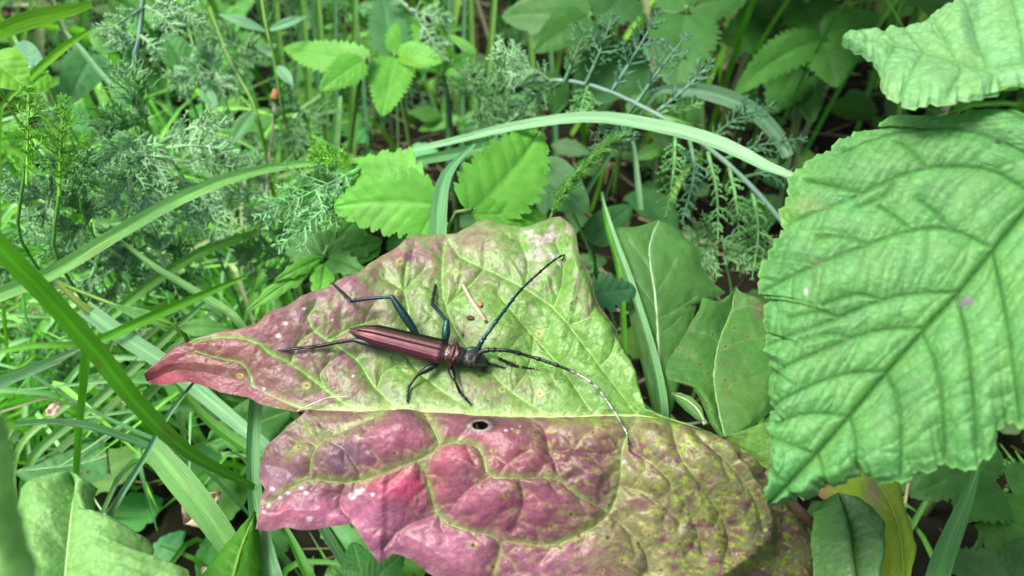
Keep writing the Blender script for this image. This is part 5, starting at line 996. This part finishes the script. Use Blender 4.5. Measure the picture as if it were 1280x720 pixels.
# more fronds filling the left, each with its place
lf = [((120,330,19.5),(30,290,18.8),'left edge below the dark olive blade'),((150,340,20),(60,320,19.2),'left of the thin striped blade'),((200,320,20.4),(130,335,19.6),'under the crossing of the pale and olive blades'),((230,330,21),(170,360,20.2),'right of the crossing blades at mid left'),((60,250,18.2),(5,235,17.6),'left edge under the bottlebrush plumes'),((110,275,18.6),(70,240,18),'between the bottlebrush plumes and the long pale blade'),((330,240,21.5),(250,260,20.8),'above the middle of the long pale blade'),((360,320,21.5),(290,318,20.8),'below the bright crowded frond'),((60,420,22),(30,450,21.2),'low at the left edge above the mint blade'),((100,470,22),(60,500,21.2),'on the ground left of the blade bundle'),((160,410,22),(110,440,21.3),'behind the broad vivid blade'),((90,200,17.4),(110,240,17),'right of the second bottlebrush plume'),((270,90,24),(215,110,23.4),'upper left behind the drooping leaf pair'),((300,60,26),(285,110,25),'upper left behind the winged stem'),((380,140,26),(370,190,25.4),'left of the broad blade behind the toothed leaf'),((600,120,25),(655,70,24),'top centre, grey and feathery'),((640,150,24),(600,90,23.6),'top centre beside the grey feathery one'),((900,300,20.5),(880,350,20),'in the dark gap above the plain toothed leaf'),((960,300,20.5),(920,330,20),'left of the crinkled leaf\'s edge'),((20,330,19),(-15,370,18.4),'cut by the left edge beside the vivid blade')]
for i, (a, b, w) in enumerate(lf):
    dx, dy = b[0] - a[0], b[1] - a[1]; c = [FS, FD, FS, FG][i % 4] if i < 14 else FD
    feathery('fine feathery tuft ' + w, [(a[0] - dx * .1, a[1] - dy * .1, a[2]), (a[0] + 8, a[1] + 30, a[2] + .6), (a[0] + 14, a[1] + 70, a[2] + 1)],
        [([a, ((a[0] + b[0]) / 2 + rng.uniform(-8, 8), (a[1] + b[1]) / 2 - 6, (a[2] + b[2]) / 2), b], 30, c, dict(npin=18)), ([a, (a[0] - dy * .35, a[1] + dx * .3 - 5, a[2] - .2), (a[0] - dy * .7 + dx * .2, a[1] + dx * .5, a[2] - .4)], 28, c, dict(npin=16)), ([a, (a[0] + dy * .35, a[1] - dx * .3, a[2] - .2), (a[0] + dy * .6 + dx * .4, a[1] - dx * .4 + dy * .3, a[2] - .4)], 28, c, dict(npin=16))], rpx=1.6, scol=tuple(np.array(c) * 1.25))

# ------------------------------------------------------------------ uncountable undergrowth behind and below
def undergrowth():
    rs = np.random.default_rng(21)
    # grass: many thin blades rooted on the ground behind and left
    parts, uvs = [], []
    for i in range(1500):
        for _ in range(30):
            x, y = rs.uniform(-70, 70), rs.uniform(14, 95)
            if y > 21 or (x < -7 and y > 12): break
        far = y > 34
        h = rs.uniform(6, 17) if y > 26 else rs.uniform(2.0, 5.5)
        if y < 26: h = min(h, 5.5)
        a = rs.uniform(0, 6.28); L = h * rs.uniform(.3, 1.1)
        z0 = ground_z(np.array(x), np.array(y)) - .2
        b = np.array([x, y, z0]); d = np.array([math.cos(a), math.sin(a), 0])
        m = b + ZUP * h * .7 + d * L * .35; t = b + ZUP * h * rs.uniform(.6, 1.0) + d * L
        if t[1] < 17 and t[2] > 6: continue
        c = np.array([.17, .40, .04]) * rs.uniform(.55, 1.3) * np.array([rs.uniform(.8, 1.3), 1, rs.uniform(.7, 1.6)])
        if rs.random() < .13: c = np.array([.40, .32, .18])
        w = rs.uniform(.12, .42)
        V, Q, C, uv = grass_arr(np.array([b, m, t]), [w * .8, w, .02], rs.uniform(-.6, .6), .2, n=9, m=3, col=c, nhint=nrm(np.array([rs.normal(0, .5), -1, .6])), seed=i)
        parts.append((V, Q, C)); uvs.append(uv)
    V, Q, C = join_parts(parts); o = obj('grass_undergrowth', V, Q, M_GRASS, None, C, np.concatenate(uvs)); tag(o, 'dense green grass filling the gaps behind the plants', 'grass', kind='stuff')
    parts, uvs = [], []
    for i in range(1150):
        x, y = rs.uniform(-26, -3.5), rs.uniform(13, 27); h = rs.uniform(2, 7.5); a = rs.uniform(0, 6.28); L = h * rs.uniform(.4, 1.3)
        b = np.array([x, y, -.2]); d = np.array([math.cos(a), math.sin(a), 0]); m = b + ZUP * h * .75 + d * L * .35; t = b + ZUP * h * rs.uniform(.5, 1.0) + d * L
        pts = spline(np.array([b, m, t]), 8); qx, qy = proj(pts); dep = (pts - CAM) @ FW
        if (dep < 16.5).any() or ((qx > 175) & (qy > 380) & (dep < 19)).any() or ((qx > 395) & (qy > 255)).any(): continue
        c = np.array([[.2, .46, .05], [.26, .46, .16], [.14, .36, .03], [.34, .36, .14]][rs.choice(4, p=[.4, .3, .22, .08])]) * rs.uniform(.85, 1.35); w = rs.uniform(.07, .22)
        V, Q, C, uv = grass_arr(np.array([b, m, t]), [w * .8, w, .02], rs.uniform(-.5, .5), .2, n=10, m=3, col=c, seed=i); parts.append((V, Q, C)); uvs.append(uv)
    for i in range(750):                                  # short turf under and in front of the big leaves
        x, y, h = rs.uniform(-26, 26), rs.uniform(-4, 17), rs.uniform(1, 3.4); a = rs.uniform(0, 6.28); b = np.array([x, y, -.2]); d = np.array([math.cos(a), math.sin(a), 0])
        c = np.array([.12, .31, .04]) * rs.uniform(.5, 1.2) if rs.random() > .12 else np.array([.36, .29, .17])
        V, Q, C, uv = grass_arr(np.array([b, b + ZUP * h * .7 + d * h * .3, b + ZUP * h * rs.uniform(.5, 1) + d * h * rs.uniform(.5, 1.2)]), [.12, .16, .02], rs.uniform(-.5, .5), .2, n=7, m=3, col=c, seed=i); parts.append((V, Q, C)); uvs.append(uv)
    V, Q, C = join_parts(parts); o = obj('fine_grass', V, Q, M_GRASS, None, C, np.concatenate(uvs)); tag(o, 'tangle of thin bright grass among the feathery plants at the left', 'grass', kind='stuff')
    # feathery mass
    segs = []
    for i in range(150):
        if i < 60: x, y = rs.uniform(-32, -5), rs.uniform(16, 40)
        else: x, y = rs.uniform(-40, 40), rs.uniform(26, 60)
        zt = rs.uniform(1.5, 5.0) if y < 27 else rs.uniform(3, 10)
        a = rs.uniform(0, 6.28); L = rs.uniform(3, 5.5); d = np.array([math.cos(a), math.sin(a) * .8 - .3, rs.uniform(-.3, .5)])
        p = np.array([x, y, zt]); path = spline(np.array([[x, y, -.2], p, p + d * L * .5, p + d * L - ZUP * .6]), 12)
        s = frond_segs(path, nrm(np.array([rs.normal(0, .3), -.7, .7])), rs.uniform(.7, 1.1), 14, 3, .026, rs=rs, s0=.35, fork=(y < 34))
        c = np.array([.28, .5, .18]) * rs.uniform(.6, 1.3); segs.append((s, c))
    P = [np.concatenate([s[0][k] for s in segs]) for k in range(4)]; V, Q = sticks(*P)
    C = np.concatenate([np.repeat((c[None] * rs.uniform(.75, 1.25, len(s[0]))[:, None]), 6, axis=0) for s, c in segs])
    o = obj('feathery_undergrowth', V, Q, M_FEATH, None, C); tag(o, 'mass of fine feathery leaves low behind the grass blades', 'undergrowth', kind='stuff')
    # broad leaves further back, plus taller unseen ones added to shade the gap at the upper right
    parts = []
    for i in range(620):
        x = rs.uniform(-75, 75); y = rs.uniform(33, 110)
        zmax = 9 + max(0, (y - 30)) * .55 + (6 if x > 5 else 0)
        z = rs.uniform(1.5, zmax)
        if y < 36 and z > 9: continue
        c = np.array([.065, .165, .03]) * rs.uniform(.6, 1.35) * (2.1 if x < -4 else 1.5 if x < 6 else .85)  # brighter left and dimmer right: the uneven light is put into the leaf colour
        a = rs.uniform(0, 6.28); L = rs.uniform(2.5, 5); d = np.array([math.cos(a), math.sin(a), rs.uniform(-.5, .2)])
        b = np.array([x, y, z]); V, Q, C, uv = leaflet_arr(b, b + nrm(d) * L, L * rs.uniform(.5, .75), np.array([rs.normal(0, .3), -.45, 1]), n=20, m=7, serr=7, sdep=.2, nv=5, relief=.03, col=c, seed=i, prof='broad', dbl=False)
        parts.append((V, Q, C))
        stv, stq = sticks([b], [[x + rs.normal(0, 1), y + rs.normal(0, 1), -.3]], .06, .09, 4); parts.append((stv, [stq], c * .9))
    for i in range(150):                                  # unseen cane leaves added above the view at the right to shade the gap
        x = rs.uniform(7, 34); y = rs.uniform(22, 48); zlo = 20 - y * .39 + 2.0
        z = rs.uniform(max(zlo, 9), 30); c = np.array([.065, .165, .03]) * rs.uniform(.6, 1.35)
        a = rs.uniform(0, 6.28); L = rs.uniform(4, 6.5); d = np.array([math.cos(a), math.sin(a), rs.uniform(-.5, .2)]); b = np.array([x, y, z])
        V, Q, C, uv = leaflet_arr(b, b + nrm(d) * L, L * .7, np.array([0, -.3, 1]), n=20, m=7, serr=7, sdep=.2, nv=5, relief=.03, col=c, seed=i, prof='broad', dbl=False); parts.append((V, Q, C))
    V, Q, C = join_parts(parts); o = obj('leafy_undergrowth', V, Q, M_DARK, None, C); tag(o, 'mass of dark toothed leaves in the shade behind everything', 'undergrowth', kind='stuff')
    parts = []
    for i in range(900):
        x, y = rs.uniform(-42, 42), rs.uniform(7, 44); z = rs.uniform(.2, 2.6) if y < 22 else rs.uniform(.3, 5)
        c = np.array([.085, .22, .035]) * rs.uniform(.6, 1.4) * (1.6 if x < 0 else .9) * np.array([rs.uniform(.8, 1.4), 1, rs.uniform(.7, 1.8)]); a = rs.uniform(0, 6.28); L = rs.uniform(1.0, 2.6); b = np.array([x, y, z])  # left half painted lighter than the right, standing in for stronger light there
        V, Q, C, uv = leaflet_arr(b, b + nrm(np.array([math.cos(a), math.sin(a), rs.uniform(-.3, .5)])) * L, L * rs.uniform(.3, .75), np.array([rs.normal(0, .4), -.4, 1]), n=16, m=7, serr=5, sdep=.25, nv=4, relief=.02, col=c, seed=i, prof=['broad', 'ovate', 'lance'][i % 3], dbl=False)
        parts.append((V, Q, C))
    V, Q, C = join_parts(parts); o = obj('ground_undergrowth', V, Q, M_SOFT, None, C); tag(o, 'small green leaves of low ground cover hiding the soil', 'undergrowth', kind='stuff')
    # litter of straw and bits on the soil
    n = 2600; x = rs.uniform(-45, 40, n); y = rs.uniform(6, 60, n); z = ground_z(x, y) + rs.uniform(.0, .5, n); a = rs.uniform(0, 6.28, n); L = rs.exponential(1.3, n) + .4
    p0 = np.stack([x, y, z], -1); p1 = p0 + np.stack([np.cos(a) * L, np.sin(a) * L, rs.normal(0, .12, n)], -1)
    r = rs.uniform(.015, .06, n); V, Q = sticks(p0, p1, r, r * .6, 4)
    pal = np.array([(.40, .31, .18), (.30, .2, .11), (.16, .095, .05), (.09, .055, .03), (.48, .38, .26)]); C = np.repeat(pal[rs.choice(5, n, p=[.25, .2, .25, .2, .1])] * rs.uniform(.7, 1.2, n)[:, None], 8, axis=0)
    o = obj('straw_litter', V, Q, M_DRY, None, C); tag(o, 'brown and straw-coloured dry litter on the soil', 'litter', kind='stuff')
undergrowth()
# single dry scraps one can see on the soil
for px, py, d, rot, L, col, lab in [(14,392,24.5,.3,1.6,(.5,.36,.27),'pale tan dead leaf scrap on the soil at the left edge'),(26,425,24,-.4,1.2,(.46,.33,.24),'smaller tan dead scrap below the one at the left edge'),(80,418,23.5,.9,1.0,(.36,.25,.16),'brown dry scrap behind the vivid blade'),(148,500,20.5,.2,.8,(.55,.42,.36),'pale pinkish dry husk beside the vivid blade'),(58,520,19.5,1.2,.7,(.6,.46,.38),'tiny pale husk above the grey-green folded blade'),(230,655,18,1.1,1.6,(.42,.34,.22),'dry straw bit on the dark soil at the bottom left')]:
    b = at(px, py, d); t = b + np.array([math.cos(rot), math.sin(rot) * .5, .15]) * L
    V, Q, C, uv = leaflet_arr(b, t, L * .45, np.array([0, -.6, .8]), prof='lance', serr=3, sdep=.3, n=24, m=9, relief=.06, wave=.2, fold=.5, col=col, seed=int(px), dbl=False)
    tag(obj('dead_leaf_scrap', V, Q, M_DRY, None, C, uv), lab, 'dead leaf')
